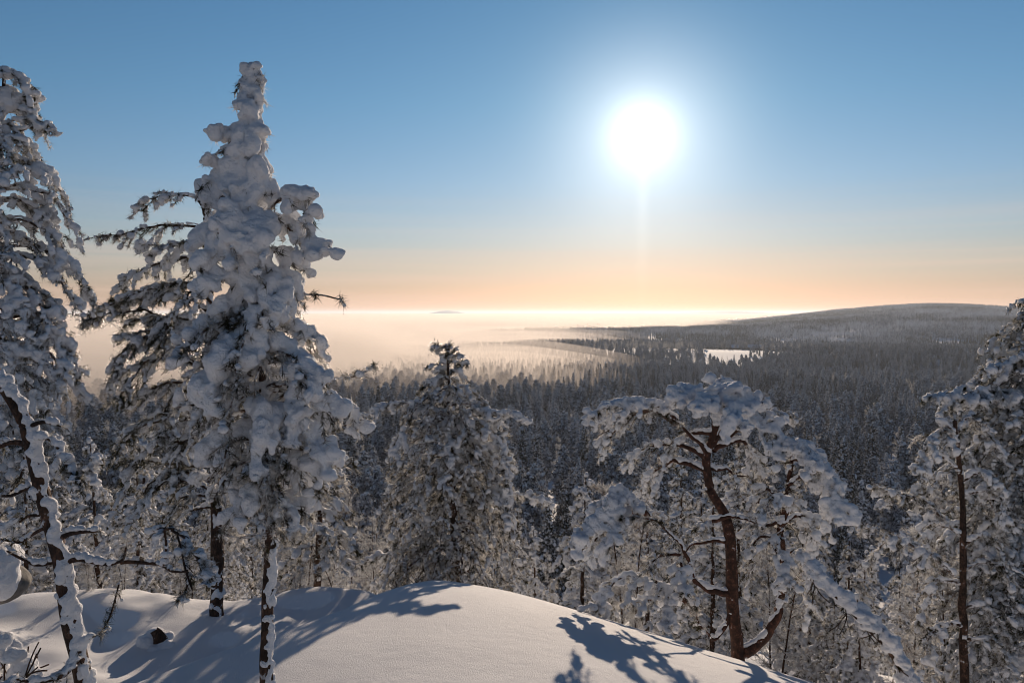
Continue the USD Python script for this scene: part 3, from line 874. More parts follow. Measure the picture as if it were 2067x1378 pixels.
# --- the tall pillar of a pine left of the middle
def tall_pine():
    D = 5.5
    T = Pine(1, .85)
    tr, rad = T.trunk(pix([(528, 1560), (535, 1378), (541, 1200), (545, 1040), (535, 900), (530, 700), (520, 500), (515, 300), (512, 140)], D), .055, .012, plaster=.62, side=(.75, -.55, 0), pr=.027)
    zz = tr[:, 2]
    def at(v):
        k = int(np.argmin(np.abs(zz - P(530, v, D)[2])))
        return tr[k]
    # half widths of the crown to the left and right of the trunk, by height in the picture
    V = [118, 180, 250, 300, 360, 430, 500, 600, 700, 780, 860, 950, 1020]
    LW = [14, 38, 80, 85, 115, 140, 150, 160, 170, 180, 185, 175, 130]
    RW = [14, 28, 26, 30, 40, 100, 130, 120, 180, 215, 205, 180, 100]
    rng = T.rng
    px = D / FPX
    tier = 0
    v = 165.0
    while v < 1015:
        tier += 1
        n = 2 if v < 260 else 4 if v < 420 else 5
        for k in range(n):
            a = tier * 1.1 + k * 6.283 / n + rng.normal() * .35
            side = math.sin(a)
            W = ((np.interp(v, V, RW) if side > 0 else np.interp(v, V, LW)) * abs(side) + (1 - abs(side)) * .8 * min(np.interp(v, V, RW), np.interp(v, V, LW))) * px * rng.uniform(.68, 1.08)
            size = np.interp(v, [150, 260, 420, 620, 760, 900, 1010], [.07, .095, .115, .135, .125, .105, .085]) * rng.uniform(.6, 1.2)
            size = min(size, W * .62 + .03)
            hang = np.interp(v, [150, 300, 600, 1000], [.5, .9, 1.5, 1.9])
            d = np.array([math.sin(a), math.cos(a), 0.0])
            base = at(v + rng.uniform(-10, 10))
            out = max(.03, W - size * .8)
            pts = [base, base + d * out * .45 + [0, 0, .03], base + d * out * .85 + [0, 0, -.05 * hang], base + d * (out + size * .2) + [0, 0, -size * hang * .8]]
            lab, bp = T.bough(pts, .010 + .008 * W, load=.45 if v < 700 else .6, br=size * .42 / T.k, twig=.10 + .25 * W, gap=.07, bare=.3, hang=.6, snowy=.75, tufts=.9, needle=.06)
            lump = np.interp(v, [600, 1000], [1.0, .75])
            for q in np.linspace(0, 1, 7):
                if rng.random() > lump + .15:
                    continue
                c = base + d * (out * (.50 + .55 * q)) + np.array([0, 0, size * (.35 - hang * .75 * q ** 1.7)]) + rng.normal(size=3) * size * .22
                T.blob(c, size * rng.uniform(.42, .74) * (1 - .25 * q), size * rng.uniform(.45, .75), lab)
        v += np.interp(v, [150, 300, 600, 1000], [34, 40, 46, 40])
    # bare twigs and thinly snowed boughs between the lumps, against the light
    for _ in range(30):
        v = rng.uniform(600, 1040)
        a = rng.uniform(0, 2 * math.pi)
        W = (np.interp(v, V, RW) if math.sin(a) > 0 else np.interp(v, V, LW)) * px
        T.bough(drooping(T, at(v), a, W * rng.uniform(.5, 1.0), .2, rng.uniform(.3, .9)), .009, load=.28, br=.028, twig=.16, gap=.05, bare=.15, hang=.3, snowy=.3, tufts=.8, needle=.06)
    # the snow-buried leader
    for v, w in zip([120, 128, 140, 155, 175, 195, 215, 235, 262, 285, 305, 335, 360, 390, 420, 455, 490], [20, 22, 17, 26, 32, 34, 34, 36, 44, 50, 50, 42, 52, 64, 66, 80, 90]):
        for _ in range(3):
            T.blob(at(v) + np.array([rng.uniform(-.75, .55) * w * px, rng.uniform(-.9, .2) * w * px, rng.uniform(-.03, .03)]), w * px * rng.uniform(.28, .5), w * px * rng.uniform(.28, .42), 0)
    # named limbs that stand clear of the pillar
    T.bough(pix([(530, 470), (560, 400), (600, 395), (622, 440), (630, 500)], D, [0, -.05, -.1, -.1, -.1]), .018, .95, .085, .2, bare=.4, hang=.9, cap=.13)
    T.bough(pix([(520, 290), (470, 262), (440, 262)], D, [0, -.05, -.05]), .012, .9, .07, .1, bare=.3, cap=.085)
    T.bough(pix([(520, 330), (460, 300), (432, 325)], D, [0, -.05, -.05]), .012, .9, .06, .1, bare=.3, cap=.065)
    T.bough(pix([(540, 830), (640, 770), (700, 760), (760, 752)], D, [0, .1, .1, .1]), .012, .5, .03, .1, bare=.3, gap=.15)
    T.bough(pix([(535, 640), (600, 590), (650, 597), (680, 600)], D, [0, .1, .1, .1]), .01, .4, .025, .08, bare=.3, gap=.15)
    T.bough(pix([(545, 960), (620, 900), (690, 905), (720, 925)], D, [0, .1, .2, .2]), .014, .8, .045, .25, bare=.25)
    T.bough(pix([(540, 900), (640, 840), (700, 830), (735, 850)], D, [0, .1, .1, 0]), .014, .8, .05, .22, bare=.25)
    T.bough(pix([(543, 1085), (510, 1078), (470, 1088), (430, 1085)], D, [0, -.1, -.15, -.2]), .015, .5, .025, .1, bare=.5)
    T.bough(pix([(548, 1075), (560, 1070), (568, 1082)], D, [0, -.05, -.1]), .015, .5, .03, .05, bare=.5)
    root = thing('tall_pine', 'tallest pillar-shaped pine, buried in thick lumps of snow, in front of the hollow', 'pine tree')
    return T.build(root, .017, 11, red=M_twig, needle=M_needle_rime)


# --- the pine cut by the left border, hung with small lumps
def border_pine():
    D = 8.0
    T = Pine(2)
    tr, rad = T.trunk(pix([(-20, 1450), (-25, 1100), (-15, 800), (-8, 500), (0, 300), (8, 150)], D), .09, .015, plaster=.25)
    zz = tr[:, 2]
    at = lambda v: tr[int(np.argmin(np.abs(zz - P(0, v, D)[2])))]
    rng = T.rng
    V = [140, 200, 260, 330, 430, 520, 600, 700, 800, 900, 1000]
    RW = [30, 60, 100, 125, 170, 185, 175, 210, 190, 150, 110]
    v = 155.0
    while v < 1000:
        for _ in range(2):
            a = rng.normal(math.pi / 2, .75) if rng.random() < .72 else rng.uniform(0, 6.28)
            L = np.interp(v, V, RW) * D / FPX * rng.uniform(.6, 1.05)
            T.bough(drooping(T, at(v - 25), a, L, .25, .75), .010 + .012 * L, .8, rng.uniform(.045, .075), .2 + .1 * L, gap=.07, bare=.18, hang=.9, snowy=.85)
        v += 25
    T.blob(P(10, 148, D), .10, .06, 0); T.blob(P(28, 152, D), .07, .045, 0); T.blob(P(15, 200, D), .11, .12, 0)
    for (u, w), q in zip([(52, 215), (95, 245), (105, 262), (80, 350), (100, 340)], [.08, .09, .075, .1, .12]):
        T.bough(pix([(5, w + 15), (u * .6, w - 8), (u, w)], D), .012, .9, .06, .1, bare=.3, cap=q)
    root = thing('border_pine', 'pine cut by the left picture border, its drooping boughs hung with small snow lumps', 'pine tree')
    return T.build(root, .02, 12, red=M_twig)


# --- the thinner, greener pine behind the tall one, its boughs swept to the left
def swept_pine():
    D = 10.3
    T = Pine(3)
    tr, rad = T.trunk(pix([(440, 1340), (438, 1100), (430, 900), (425, 650), (425, 480), (415, 400)], D), .10, .02, plaster=.12, side=(.5, -.8, 0), pr=.04)
    limbs = [[(418, 470), (400, 405), (345, 392), (300, 400), (285, 430)], [(425, 470), (370, 455), (300, 462), (235, 475), (185, 480)], [(425, 500), (380, 490), (330, 500), (290, 490)],
             [(425, 560), (370, 520), (300, 540), (255, 565), (240, 580)], [(428, 590), (360, 570), (300, 585), (250, 605)], [(425, 640), (350, 595), (280, 600), (215, 620), (180, 640)], [(428, 690), (360, 660), (290, 680), (235, 720)],
             [(428, 700), (370, 640), (300, 640), (245, 660)], [(430, 760), (350, 715), (280, 735), (235, 770)], [(430, 820), (350, 770), (290, 790), (240, 800)], [(430, 880), (350, 830), (290, 850), (245, 890)],
             [(432, 930), (340, 890), (280, 930), (250, 990)], [(432, 980), (350, 950), (300, 980), (270, 1030)], [(435, 1010), (380, 1000), (340, 1040), (330, 1080)], [(430, 620), (390, 590), (350, 640), (320, 700)], [(430, 780), (390, 760), (340, 820), (320, 880)],
             [(432, 900), (480, 870), (520, 890), (540, 940)], [(432, 980), (470, 960), (510, 990), (520, 1040)], [(430, 840), (400, 830), (380, 880), (370, 950)], [(428, 720), (470, 690), (520, 720), (560, 780)]]
    rng = T.rng
    limbs += [[(a + (rng.uniform(-18, 18) if n else 0), b + (rng.uniform(-5, 45) if n else 15)) for n, (a, b) in enumerate(l)] for l in limbs[4:]]
    for k, l in enumerate(limbs):
        dd = np.linspace(0, rng.uniform(-.9, .9), len(l))
        T.bough(pix(l, D, dd), .022, .7 if k < 3 else .62, rng.uniform(.045, .068), .34, gap=.052, bare=.22 if k else .45, hang=.5, snowy=.75, needle=.095, tufts=1.0)
    root = thing('swept_pine', 'thinly snowed green pine behind the tall one, boughs sweeping to the left', 'pine tree')
    return T.build(root, .024, 13, blade_n=13, w=.006)


# --- the broad cone behind the top of the dome
def cone_pine():
    D = 14.0
    T = Pine(4)
    tr, rad = T.trunk(pix([(920, 1260), (918, 1100), (912, 950), (905, 800), (905, 700)], D), .085, .015, plaster=.15)
    zz = tr[:, 2]
    at = lambda v: tr[int(np.argmin(np.abs(zz - P(905, v, D)[2])))]
    rng = T.rng
    px = D / FPX
    V = [690, 720, 760, 790, 830, 900, 980, 1050, 1120, 1180]
    W = [12, 34, 40, 70, 125, 130, 140, 155, 190, 210]
    v = 705.0
    while v < 1175:
        for _ in range(2 if v < 770 else 4):
            a = rng.uniform(0, 6.28)
            L = np.interp(v, V, W) * px * rng.uniform(.6, 1.05)
            T.bough(drooping(T, at(v - 18), a, L, .15, np.interp(v, [700, 800, 1100], [.05, .55, .7])), .008 + .012 * L, np.interp(v, [700, 780, 1000, 1150], [.9, .75, .55, .4]), np.interp(v, [700, 760, 900, 1150], [.045, .06, .06, .045]) * rng.uniform(.8, 1.2), .16 + .22 * L, gap=.095, bare=.15,
                    hang=.6, snowy=.8, needle=.1)
        v += 16
    for u, w in [(880, 745), (900, 700), (918, 700), (930, 740), (925, 720), (868, 765), (905, 715), (890, 720)]:
        T.bough(pix([(905, w + 22), ((905 + u) / 2, w + 6), (u, w)], D), .008, .8, .05, .05, bare=.3, cap=.06)
    for l in [[(905, 850), (850, 815), (790, 815), (755, 825)], [(905, 870), (960, 830), (1020, 832), (1060, 845)], [(910, 1000), (980, 900), (1020, 960), (1040, 1070)], [(905, 900), (960, 850), (1000, 880), (1025, 960)],
              [(905, 880), (850, 850), (810, 880), (800, 930)], [(915, 1080), (1000, 990), (1060, 1000), (1100, 1010)], [(915, 1150), (830, 1110), (760, 1125), (705, 1140)], [(905, 860), (900, 850), (905, 890), (910, 930)]]:
        T.bough(pix(l, D, np.linspace(0, -.7, len(l))), .022, .85, .085, .3, gap=.065, bare=.12, hang=.8, snowy=.95, needle=.1)
    root = thing('cone_pine', 'broad cone-shaped pine with a narrow tufted top, right behind the crest of the dome', 'pine tree')
    return T.build(root, .034, 14, red=M_twig, blade_n=12, w=.008, needle=M_needle_rime)


# --- the gnarled old pine right of the dome
def gnarled_pine():
    D = 10.0
    T = Pine(5)
    T.trunk(pix([(1492, 1380), (1488, 1290), (1478, 1200), (1476, 1100), (1462, 1040), (1432, 985), (1424, 930), (1440, 880), (1450, 830), (1446, 800)], D), .092, .042, wig=.012)
    rng = T.rng
    def limb(l, dd=0.0, **k):
        a = dict(r0=.04, load=.8, br=.075, twig=.3, gap=.052, bare=.3, hang=.6, snowy=.9, needle=.09)
        a.update(k)
        return T.bough(pix(l, D, np.linspace(0, dd, len(l))), **a)
    # the flat snow cap on top
    for l, dd in [([(1446, 860), (1420, 800), (1385, 790), (1370, 805)], -.3), ([(1446, 850), (1460, 790), (1490, 785), (1520, 810)], -.2), ([(1446, 840), (1450, 785), (1455, 770)], .3), ([(1446, 860), (1470, 810), (1480, 820), (1480, 850)], -.7), ([(1448, 860), (1430, 800), (1430, 800), (1425, 820)], -.6), ([(1446, 850), (1500, 800), (1515, 815), (1525, 840)], .4)]:
        limb(l, dd, r0=.03, br=.12, load=1.0, twig=.25, bare=.2, cap=.2, hang=.9)
    for u, w, r in [(1400, 790, .17), (1440, 785, .17), (1475, 785, .18), (1380, 805, .13), (1500, 805, .15), (1480, 830, .14), (1410, 815, .14), (1455, 805, .16)]:
        T.cap(P(u, w, D - .25), r, T.nb, 8)
    limb([(1365, 855), (1330, 818), (1280, 808), (1230, 820), (1195, 840)], -.3, br=.095, load=.95, twig=.26, bare=.2, hang=.9, cap=.12)
    limb([(1430, 920), (1395, 880), (1365, 852), (1340, 830)], -.1, br=.05, load=.4, twig=.2, bare=.5)
    limb([(1365, 855), (1320, 830), (1270, 830), (1215, 850)], .4, br=.07, twig=.35, bare=.2)
    limb([(1330, 820), (1290, 830), (1240, 870), (1225, 900)], .6, br=.06, twig=.35, bare=.2, load=.6)
    limb([(1430, 930), (1380, 900), (1320, 900), (1270, 930)], .8, br=.06, load=.6, twig=.4)
    limb([(1425, 950), (1370, 930), (1310, 960), (1290, 1000)], .9, br=.06, load=.6, twig=.4)
    limb([(1435, 900), (1500, 850), (1545, 850), (1570, 880), (1575, 920)], -.3, br=.095, load=.95, twig=.25, bare=.3, cap=.1, hang=.9)
    limb([(1470, 880), (1540, 840), (1580, 835), (1610, 845)], .5, br=.07, load=.9, twig=.2, cap=.08)
    limb([(1437, 945), (1470, 945), (1490, 960), (1510, 965)], -.1, r0=.03, br=.04, load=.5, twig=.3, bare=.6)
    limb([(1440, 910), (1490, 890), (1520, 920), (1540, 960)], .5, br=.055, load=.65, twig=.4)
    limb([(1440, 880), (1400, 870), (1380, 880), (1350, 920)], .3, br=.055, load=.65, twig=.35)
    limb([(1438, 1050), (1470, 1046), (1500, 1050), (1528, 1060)], -.25, r0=.035, br=.035, load=.2, twig=.12, bare=.9, gap=.2)
    limb([(1470, 1095), (1420, 1095), (1392, 1105), (1382, 1120)], -.1, r0=.035, br=.035, load=.3, twig=.1, bare=.9, gap=.2)
    limb([(1475, 1195), (1440, 1195), (1405, 1170), (1385, 1120), (1350, 1075), (1310, 1045), (1265, 1040)], -.4, r0=.045, br=.05, load=.4, twig=.2, bare=.75)
    limb([(1310, 1045), (1260, 1005), (1220, 1030), (1190, 1060), (1180, 1090)], -.5, br=.095, load=1, twig=.3, bare=.1, cap=.14, hang=.9)
    limb([(1290, 1040), (1240, 1030), (1210, 1070), (1190, 1120)], -.2, br=.08, load=.9, twig=.35, bare=.1, hang=.9)
    limb([(1265, 1010), (1230, 1000), (1240, 1050), (1230, 1100)], -.5, br=.09, load=.95, twig=.3, bare=.1, hang=.9)
    limb([(1380, 1125), (1350, 1120), (1320, 1130), (1310, 1160)], -.3, r0=.025, br=.04, load=.5, twig=.2)
    limb([(1385, 1120), (1375, 1150), (1380, 1190), (1390, 1200)], -.5, r0=.025, br=.085, load=.95, twig=.25, bare=.1, hang=.9)
    limb([(1475, 1230), (1440, 1290), (1410, 1250), (1400, 1225)], -.2, r0=.035, br=.04, load=.4, twig=.15, bare=.6)
    limb([(1400, 1225), (1330, 1180), (1270, 1165), (1230, 1185), (1205, 1215)], -.4, r0=.035, br=.075, load=.9, twig=.3, bare=.2, hang=.7)
    limb([(1400, 1240), (1340, 1200), (1300, 1215), (1265, 1215)], -.3, r0=.025, br=.07, load=.9, twig=.3, bare=.2, hang=.7)
    limb([(1400, 1230), (1360, 1190), (1345, 1220), (1350, 1250)], -.3, r0=.025, br=.085, load=.95, twig=.3, bare=.1, hang=.8)
    limb([(1230, 1215), (1210, 1225), (1190, 1222)], -.6, r0=.015, br=.06, load=.9, twig=.15, bare=.1)
    # the second stem on the right and its drooping crown
    lab, _ = limb([(1500, 1315), (1540, 1290), (1568, 1240), (1582, 1150), (1575, 1060), (1590, 980), (1603, 900)], .3, r0=.075, wood_r1=.025, br=.04, load=.25, twig=.35, bare=.5)
    for l, dd, b in [([(1600, 915), (1620, 900), (1650, 940), (1690, 990), (1698, 1050)], -.5, .1), ([(1598, 930), (1640, 940), (1670, 980), (1685, 1040)], .2, .09), ([(1600, 905), (1580, 890), (1620, 900), (1650, 935)], -.6, .095),
                     ([(1590, 980), (1630, 960), (1660, 1000), (1670, 1060)], .6, .07), ([(1585, 1010), (1550, 990), (1530, 1030), (1520, 1080)], .4, .06), ([(1580, 1060), (1620, 1040), (1640, 1090), (1650, 1150)], .4, .065), ([(1580, 1090), (1540, 1080), (1520, 1110), (1515, 1160)], .2, .055),
                     ([(1582, 1130), (1610, 1110), (1630, 1160), (1640, 1230)], .0, .06), ([(1575, 1060), (1600, 1010), (1560, 1000), (1545, 1040)], -.4, .06), ([(1580, 1050), (1540, 1060), (1500, 1000), (1490, 990)], .6, .055), ([(1580, 1070), (1560, 1100), (1590, 1150), (1600, 1180)], -.5, .07)]:
        limb(l, dd, r0=.022, br=b, load=.9, twig=.32, bare=.15, hang=.8, cap=b * 1.2 if b > .085 else None)
    root = thing('gnarled_pine', 'gnarled old pine with flat snow cap and bare red-brown trunk behind the dome', 'pine tree')
    return T.build(root, .022, 15, bark=M_red, blade_n=12, w=.006, needle=M_needle_rime)


# --- the pines on the right
def right_pines():
    D = 12.0
    T = Pine(6)
    T.trunk(pix([(1945, 1500), (1945, 1378), (1945, 1200), (1943, 1040), (1935, 930), (1925, 850)], D), .075, .03)
    def limb(l, dd=0.0, **k):
        a = dict(r0=.03, load=.72, br=.065, twig=.36, gap=.052, bare=.2, hang=.5, snowy=.8, needle=.1)
        a.update(k)
        return T.bough(pix(l, D, np.linspace(0, dd, len(l))), **a)
    for l, dd in [([(1940, 1080), (1900, 1045), (1870, 1010), (1830, 1000), (1775, 985)], -.4), ([(1900, 1045), (1860, 1010), (1820, 1000), (1790, 1015)], .4), ([(1925, 1160), (1860, 1110), (1800, 1080), (1760, 1062), (1735, 1060)], -.3), ([(1860, 1110), (1800, 1090), (1770, 1110), (1750, 1140)], .3),
                  ([(1940, 960), (1890, 920), (1870, 950), (1860, 1000)], .3), ([(1935, 900), (1900, 870), (1870, 900), (1855, 950)], -.3), ([(1930, 870), (1960, 840), (1990, 870), (2010, 930)], .3), ([(1940, 980), (1990, 950), (2020, 990), (2030, 1050)], -.2), ([(1940, 1000), (1990, 990), (2010, 1050), (2020, 1110)], .4),
                  ([(1930, 880), (1910, 860), (1890, 880), (1880, 900)], .1), ([(1945, 1060), (1900, 1060), (1870, 1100), (1860, 1150)], .6), ([(1945, 1100), (1990, 1080), (2020, 1120), (2040, 1180)], -.4), ([(1945, 1150), (2000, 1130), (2030, 1170), (2050, 1230)], .4), ([(1945, 1180), (1900, 1170), (1870, 1220), (1850, 1260)], .3),
                  ([(1945, 1220), (1990, 1220), (2020, 1270), (2030, 1330)], .2), ([(1945, 1260), (1900, 1260), (1870, 1310), (1860, 1370)], -.2), ([(1945, 1290), (2000, 1290), (2030, 1340), (2040, 1390)], -.3)]:
        limb(l, dd)
    root = thing('slender_pine', 'thin dark-trunked pine with airy snow-tipped boughs right of the bent bough', 'pine tree')
    T.build(root, .03, 16, red=M_twig, blade_n=12, w=.007, needle=M_needle_rime)
    D2 = 13.0
    T = Pine(7)
    T.trunk(pix([(2105, 1500), (2100, 1200), (2095, 900), (2085, 700), (2080, 600)], D2), .11, .02, plaster=.05)
    rng = T.rng
    V = [610, 660, 720, 780, 850, 950, 1100, 1300]
    LW = [30, 70, 100, 130, 175, 215, 225, 210]
    v = 625.0
    while v < 1330:
        for _ in range(4):
            a = rng.normal(-math.pi / 2, .8)
            L = np.interp(v, V, LW) * D2 / FPX * rng.uniform(.55, 1.05)
            at = P(2092, v - 15, D2)
            T.bough(drooping(T, at, a, L, .22, .45), .01 + .012 * L, .72, rng.uniform(.05, .075), .18 + .2 * L, gap=.115, bare=.15, hang=.5, snowy=.78, needle=.1)
        v += 24
    for l, b in [([(2092, 850), (2020, 790), (1940, 790), (1870, 805)], .085), ([(2092, 860), (2020, 800), (1960, 800), (1900, 820)], .08), ([(2092, 870), (2070, 810), (2050, 800), (2040, 830)], .12), ([(2092, 800), (2040, 740), (2010, 740), (1990, 745)], .075)]:
        T.bough(pix(l, D2, np.linspace(0, -.5, len(l))), .025, .9, b, .32, gap=.052, bare=.15, hang=.7, snowy=.9, needle=.1)
    root = thing('dark_border_pine', 'dense dark pine cut by the right picture border, snow only on its bough tips', 'pine tree')
    return T.build(root, .038, 17, red=M_twig, blade_n=12, w=.008)


# --- the bough bent to the ground on the right
def bent_bough():
    D = 8.8
    T = Pine(8)
    T.trunk(pix([(1640, 1145), (1665, 1180), (1700, 1215), (1750, 1265), (1800, 1320), (1830, 1385), (1840, 1450)], D), .02, .035, wig=.006)
    rng = T.rng
    p = spline(pix([(1640, 1140), (1665, 1172), (1700, 1205), (1750, 1250), (1800, 1305), (1832, 1370), (1845, 1450)], D), .03)
    for k, q in enumerate(p):
        x = k / len(p)
        for _ in range(2):
            b = (.055 + .035 * x) * rng.uniform(.7, 1.15)
            T.blob(q + rng.normal(size=3) * [.035, .035, .02], b, b * .8, 0)
    for k in range(14):
        x = rng.uniform(.05, .95); q = p[int(x * (len(p) - 1))]
        T.bough(np.array([q, q + [rng.uniform(-.12, .1), rng.uniform(-.1, .1), -.06], q + [rng.uniform(-.2, .12), rng.uniform(-.2, .2), -rng.uniform(.15, .38)]]), .006, .25, .022, .1, gap=.07, bare=.3, hang=.2, snowy=.25, tufts=.25)
    root = thing('bent_birch', 'slim stem bent down to the ground under a thick rope of snow', 'birch tree')
    return T.build(root, .02, 18)


# --- the leaning bare pine in the left foreground
def leaning_pine():
    D = 4.6
    T = Pine(9)
    T.trunk(pix([(-60, 690), (0, 768), (51, 851), (76, 948), (95, 1027), (113, 1092), (127, 1147), (134, 1203), (143, 1263), (157, 1323), (172, 1400), (190, 1500)], D), .036, .052, plaster=.62, side=(.8, -.35, .25), pr=.026, wig=.005)
    T.wood[0] = T.wood[0]
    def limb(l, dd=0.0, **k):
        a = dict(r0=.016, load=.35, br=.026, twig=.08, gap=.1, bare=.45, hang=.3, snowy=1.0, needle=.06, tufts=.3, wig=.012)
        a.update(k)
        return T.bough(pix(l, D, np.linspace(0, dd, len(l))), **a)
    limb([(112, 1090), (135, 1078), (165, 1072), (200, 1070)], -.1, r0=.02, bare=.9)
    limb([(125, 1142), (160, 1132), (205, 1138), (245, 1132), (258, 1108)], -.15, r0=.02, bare=.9)
    limb([(245, 1135), (290, 1135), (330, 1142), (336, 1100), (332, 1072), (350, 1070)], -.2, r0=.012, bare=.8)
    limb([(330, 1142), (345, 1150), (375, 1150)], -.2, r0=.01, bare=.9)
    limb([(350, 1072), (362, 1100), (375, 1150), (385, 1190)], -.25, r0=.006, br=.01, bare=.1, snowy=.1, load=0, tufts=.0)
    limb([(300, 1075), (325, 1066), (345, 1072), (372, 1085)], -.25, r0=.008, br=.025, bare=.2)
    limb([(372, 1085), (385, 1110), (400, 1130), (410, 1160)], -.25, r0=.008, br=.045, bare=.1, twig=.1, load=1, cap=.06, hang=1, gap=.04, tufts=1)
    limb([(375, 1095), (380, 1150), (375, 1195), (365, 1215)], -.3, r0=.006, br=.035, bare=.3, twig=.07, load=1, cap=.04, hang=1, gap=.05, tufts=.8)
    limb([(400, 1125), (415, 1150), (422, 1180)], -.3, r0=.006, br=.04, bare=.1, twig=.07, load=1, cap=.04, hang=1, gap=.05, tufts=.8)
    limb([(118, 1130), (80, 1140), (40, 1128), (10, 1112)], -.1, r0=.014, bare=.8)
    limb([(60, 862), (90, 852), (126, 858)], -.15, r0=.016, bare=.9, br=.03)
    limb([(66, 880), (100, 885), (125, 915), (140, 945), (150, 965)], -.2, r0=.012, br=.038, bare=.3, load=.8, hang=.8, gap=.05, cap=.045, tufts=.8)
    limb([(125, 915), (140, 935), (158, 962), (155, 985)], -.25, r0=.008, br=.032, bare=.1, load=.9, hang=1, gap=.05, tufts=.9)
    limb([(62, 900), (30, 895), (0, 905), (-40, 915)], .1, r0=.022, br=.035, bare=.5)
    limb([(90, 1000), (60, 985), (20, 1000), (-20, 1000)], .1, r0=.018, br=.03, bare=.6, load=.7)
    limb([(70, 930), (45, 950), (30, 980), (10, 1000)], .3, r0=.01, br=.03, bare=.2, load=.9, tufts=1, gap=.05)
    limb([(105, 1060), (70, 1075), (30, 1095), (-10, 1085)], .2, r0=.012, br=.026, bare=.4, load=.8, tufts=.6, gap=.06)
    limb([(100, 1040), (60, 1040), (20, 1060), (-20, 1050)], .3, r0=.012, br=.03, bare=.3, load=.9, tufts=.9, gap=.05)
    limb([(155, 1300), (150, 1335), (130, 1362), (90, 1375), (30, 1372)], -.3, r0=.022, br=.05, bare=.2, load=.9, twig=.12, gap=.06)
    limb([(160, 1310), (172, 1290), (190, 1282)], -.1, r0=.008, br=.016, bare=.9)
    limb([(245, 1172), (228, 1210), (215, 1250), (205, 1280)], -.3, r0=.005, br=.018, bare=.2, load=.8, gap=.052, twig=.05, tufts=.3)
    root = thing('leaning_pine', 'leaning bare-stemmed pine plastered with snow beside the left picture border', 'pine tree')
    return T.build(root, .0125, 19, blade_n=10, w=.0035)


# --- smaller trees at the rim of the hilltop
def rim_tree(name, label, seed, D, u, v0, v1, w, lean=0, dark=.55, br=.06, trunk=.06, bare=.35, step=22):
    T = Pine(seed)
    T.trunk(pix([(u, v0 + 40), (u, v0), (u + lean * .5, (v0 + v1) / 2), (u + lean, v1)], D), trunk, .012, plaster=.1, side=(.5, -.8, 0), pr=.03)
    rng = T.rng
    H = v0 - v1
    v = v0 - H * bare
    while v > v1 - 5:
        q = (v - v1) / H
        for _ in range(3):
            a = rng.uniform(0, 6.28)
            L = (w * min(1, q * 1.6 + .12)) * D / FPX * rng.uniform(.6, 1.05)
            T.bough(drooping(T, P(u + lean * (1 - q), v, D), a, L, .2, .6), .008 + .012 * L, dark, br * rng.uniform(.8, 1.2), .16 + .2 * L, gap=.08, bare=.15, hang=.6, snowy=.75, needle=.1)
        v -= step
    root = thing(name, label, 'pine tree')
    return T.build(root, .034, seed, red=M_twig, blade_n=11, w=.008, needle=M_needle_rime)


tall_pine(); border_pine(); swept_pine(); cone_pine(); gnarled_pine(); right_pines(); bent_bough(); leaning_pine()
rim_tree('rim_pine', 'small pine with a bare lower trunk behind the right edge of the tall pillar pine', 50, 12.5, 640, 1215, 850, 85, 10, .7, .07, .075, .25)


# --- the trees of the hillside between the dome and the valley
def slope_pine(seed, H, bare, w, load, br, step=.30):
    T = Pine(seed, 1.0)
    rng = T.rng
    lean = rng.normal(size=2) * .25
    tr, _ = T.trunk([[0, 0, -1.2], [0, 0, 0], [lean[0] * .4, lean[1] * .4, H * .5], [lean[0], lean[1], H]], .012 * H + .03, .015, plaster=.06, pr=.04, sides=7)
    z = H * bare
    while z < H - .1:
        q = (z - H * bare) / (H * (1 - bare))
        R = w * (min(1, (1 - q) * 1.7 + .10)) * (.55 + .45 * min(1, q * 4 + .3))
        at = tr[int(np.argmin(np.abs(tr[:, 2] - z)))]
        for _ in range(3):
            L = R * rng.uniform(.5, 1.1)
            T.bough(drooping(T, at, rng.uniform(0, 6.28), L, .22, rng.uniform(.3, .75)), .010 + .012 * L, load, br * rng.uniform(.75, 1.25), .18 + .2 * L, gap=.10, bare=.15, hang=.5, snowy=.75, needle=.13, lab=1)
        z += step * rng.uniform(.8, 1.2)
    g = T.parts(.05, seed, .9, 9, .014)
    return [('trunk', g[0]['wood'], M_bark), ('trunk_snow', g[0].get('snow'), M_snow), ('boughs', g[1]['wood'], M_twig), ('crown', g[1]['needles'], M_needle_rime), ('snow', g[1]['snow'], M_snow)]


